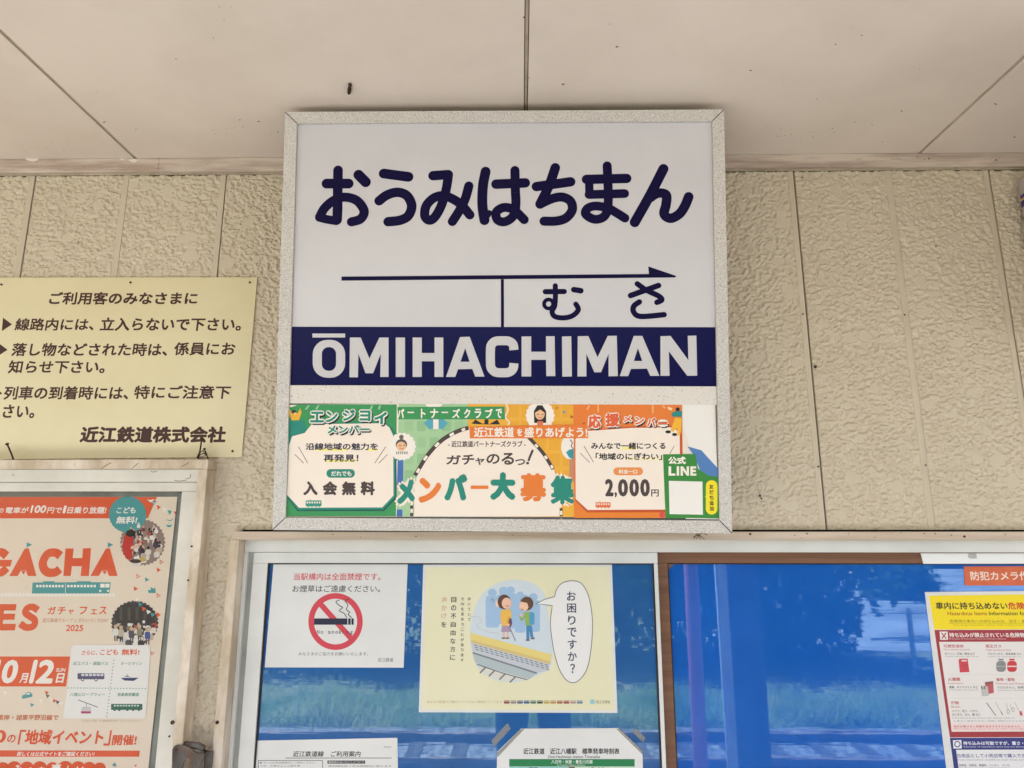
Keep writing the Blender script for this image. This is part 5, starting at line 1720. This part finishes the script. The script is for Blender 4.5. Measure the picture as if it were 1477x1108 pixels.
for i in range(9000):
    x, y = rn.uniform(-34, 50), rn.uniform(-52, -46)
    q = Vector((x, y, GZ + 6.0 * rn.random() ** .7 * (.8 + .2 * math.sin(x))))
    a = Vector((rn.gauss(0, 1), rn.gauss(0, 1), rn.gauss(0, .6))).normalized(); c = a.orthogonal().normalized(); s_ = rn.uniform(.25, .55)
    k = len(v); v += [q + a * s_, q + c * s_ * .6, q - a * s_, q - c * s_ * .6]; f.append((k, k + 1, k + 2, k + 3))
tag(mesh_obj('treeline', v, f, M_LEAF), kind='stuff')
# wire fence beside the road
fx0, fx1, FY = refl(1255, 900, -13.0).x, 24.0, -13.0
FE = empty('wire_fence', ((fx0 + fx1) / 2, FY, GZ), 'plain steel post and rail fence beside the road across the track', 'fence')
zt_ = refl(1316, 884, FY).z
zm_ = refl(1316, 922, FY).z
b = MB()
for z in (zt_, zm_):
    b.tube([(fx0, FY, z), (fx1, FY, z)], .03, 8)
b.build('rail', M_STEEL, FE)
xx = refl(1316, 930, FY).x
while xx - 2.0 > fx0: xx -= 2.0
b = MB(); b.tube([(0, 0, -.1), (0, 0, zt_ - GZ + .05)], .05, 8)
p0 = b.build('post', M_STEEL, FE, origin=(0, 0, 0))
p0.location = (xx - FE.location.x, 0, 0)
while xx + 2 < fx1:
    xx += 2.0
    c = p0.copy(); COL.objects.link(c); c.parent = FE; c.location = (xx - FE.location.x, 0, 0)
# posts near the platform edge
c = refl(1003, 950, -3.3)
b = MB(); b.tube([(c.x, -3.3, GZ), (c.x, -3.3, 1.0), (c.x + .01, -3.3, 3.4)], .05, 16)
tag(b.build('red_pole', pr_mat('red_paint', (.3, .09, .11), .5), None, True, origin=(c.x, -3.3, GZ)), 'slim dull red pole standing at the platform edge', 'pole')
a, d = refl(1033, 825, -3.4), refl(1051, 1100, -3.4)
b = MB(); b.tube([d + (d - a) * 2, a + (a - d) * 1.5], .013, 12)
tag(b.build('stay_pole', M_STEEL, None, True, origin=d), 'thin pale leaning stay beside the red pole at the platform edge', 'pole')
a = refl(1072, 950, -2.74)
b = MB()
b.box(a.x - .1, a.x + .1, -2.84, -2.64, 0, 2.563, 0, .01)
o = b.build('canopy_post', mottled('dark_post', (.05, .045, .04), (.09, .08, .07), 6), None, origin=(a.x, -2.74, 0))
tag(o, 'square dark post carrying the outer edge of the platform canopy', 'post')

# ------------------------------------------------------------------ the photographer, seen only as a dark reflection
def person():
    px, py = .06, CAM.y - .36
    J = {}
    E_ = []
    def j(n, x, y, z, r):
        J[n] = (Vector((px + x, py + y, z)), r)
    j('pelvis', 0, 0, .93, .15); j('waist', 0, 0, 1.08, .145); j('chest', 0, -.01, 1.28, .165); j('neck', 0, 0, 1.45, .062); j('head', 0, .02, 1.57, .085); j('crown', 0, .0, 1.66, .085)
    E_ += [('pelvis', 'waist'), ('waist', 'chest'), ('chest', 'neck'), ('neck', 'head'), ('head', 'crown')]
    for s_, n in ((-1, 'L'), (1, 'R')):
        j('hip' + n, s_ * .1, 0, .88, .105); j('knee' + n, s_ * .11, .02, .49, .07); j('ankle' + n, s_ * .12, -.03, .09, .045); j('toe' + n, s_ * .14, .14, .04, .04)
        E_ += [('pelvis', 'hip' + n), ('hip' + n, 'knee' + n), ('knee' + n, 'ankle' + n), ('ankle' + n, 'toe' + n)]
        j('sh' + n, s_ * .19, 0, 1.38, .07); j('elb' + n, s_ * .25, .12, 1.2, .048); j('wr' + n, s_ * .12, .29, 1.5, .03); j('palm' + n, s_ * .095, .315, 1.575, .032)
        E_ += [('chest', 'sh' + n), ('sh' + n, 'elb' + n), ('elb' + n, 'wr' + n), ('wr' + n, 'palm' + n)]
        for k in range(4):
            zz = 1.60 + .022 * k - .01
            j('f%d%s' % (k, n), s_ * .088, .335 - .004 * k, zz, .0095); j('g%d%s' % (k, n), s_ * (.07 - .004 * (k % 2)), .338, zz + .008, .0085)
            E_ += [('palm' + n, 'f%d%s' % (k, n)), ('f%d%s' % (k, n), 'g%d%s' % (k, n))]
        j('t0' + n, s_ * .085, .295, 1.6, .011); j('t1' + n, s_ * .07, .285, 1.635, .009)
        E_ += [('palm' + n, 't0' + n), ('t0' + n, 't1' + n)]
    names = list(J)
    me = bpy.data.meshes.new('person')
    me.from_pydata([tuple(J[n][0]) for n in names], [(names.index(a), names.index(b_)) for a, b_ in E_], [])
    tmp = bpy.data.objects.new('person', me)
    COL.objects.link(tmp)
    tmp.modifiers.new('skin', 'SKIN')
    for i, n in enumerate(names):
        sv = me.skin_vertices[0].data[i]
        sv.radius = (J[n][1], J[n][1] * (.72 if n in ('pelvis', 'waist', 'chest') else 1))
        sv.use_root = n == 'pelvis'
    ss = tmp.modifiers.new('sub', 'SUBSURF')
    ss.levels = ss.render_levels = 2
    dg = bpy.context.evaluated_depsgraph_get(); dg.update()
    m2 = bpy.data.meshes.new_from_object(tmp.evaluated_get(dg))
    bpy.data.objects.remove(tmp)
    for m in (pr_mat('dark_shirt', (.02, .025, .04), .8), pr_mat('skin', (.5, .32, .23), .5), pr_mat('trousers', (.02, .02, .025), .85), pr_mat('shoes', (.015, .015, .015), .5)):
        m2.materials.append(m)
    for f in m2.polygons:
        c = f.center
        y = c.y - py
        f.material_index = 1 if c.z > 1.44 else (3 if c.z < .1 else 2 if c.z < .96 else 0)
        f.use_smooth = True
    o = bpy.data.objects.new('person', m2)
    COL.objects.link(o)
    for v in m2.vertices: v.co -= Vector((px, py, 0))
    o.location = (px, py, 0)
    tag(o, 'person in dark clothes holding up a phone to photograph the sign', 'person')
    bm = bmesh.new()
    bmesh.ops.create_uvsphere(bm, u_segments=20, v_segments=12, radius=.1)
    for v in bm.verts:
        v.co = Vector((v.co.x * .95, v.co.y * 1.02 - .02, max(v.co.z, -.02 if v.co.y < 0 else .03) * 1.0 + 1.635))
    me = bpy.data.meshes.new('hair'); bm.to_mesh(me); bm.free()
    me.materials.append(pr_mat('hair', (.02, .015, .012), .6))
    h = bpy.data.objects.new('hair', me); COL.objects.link(h); h.parent = o
    b = MB(); b.box(px - .078, px + .078, CAM.y - .016, CAM.y - .007, 1.61, 1.685, 0, .003)
    ph = b.build('phone', pr_mat('phone_black', (.01, .01, .012), .3), None, origin=(px, CAM.y - .012, 1.65))
    tag(ph, 'black phone held up sideways in both hands', 'phone')
person()
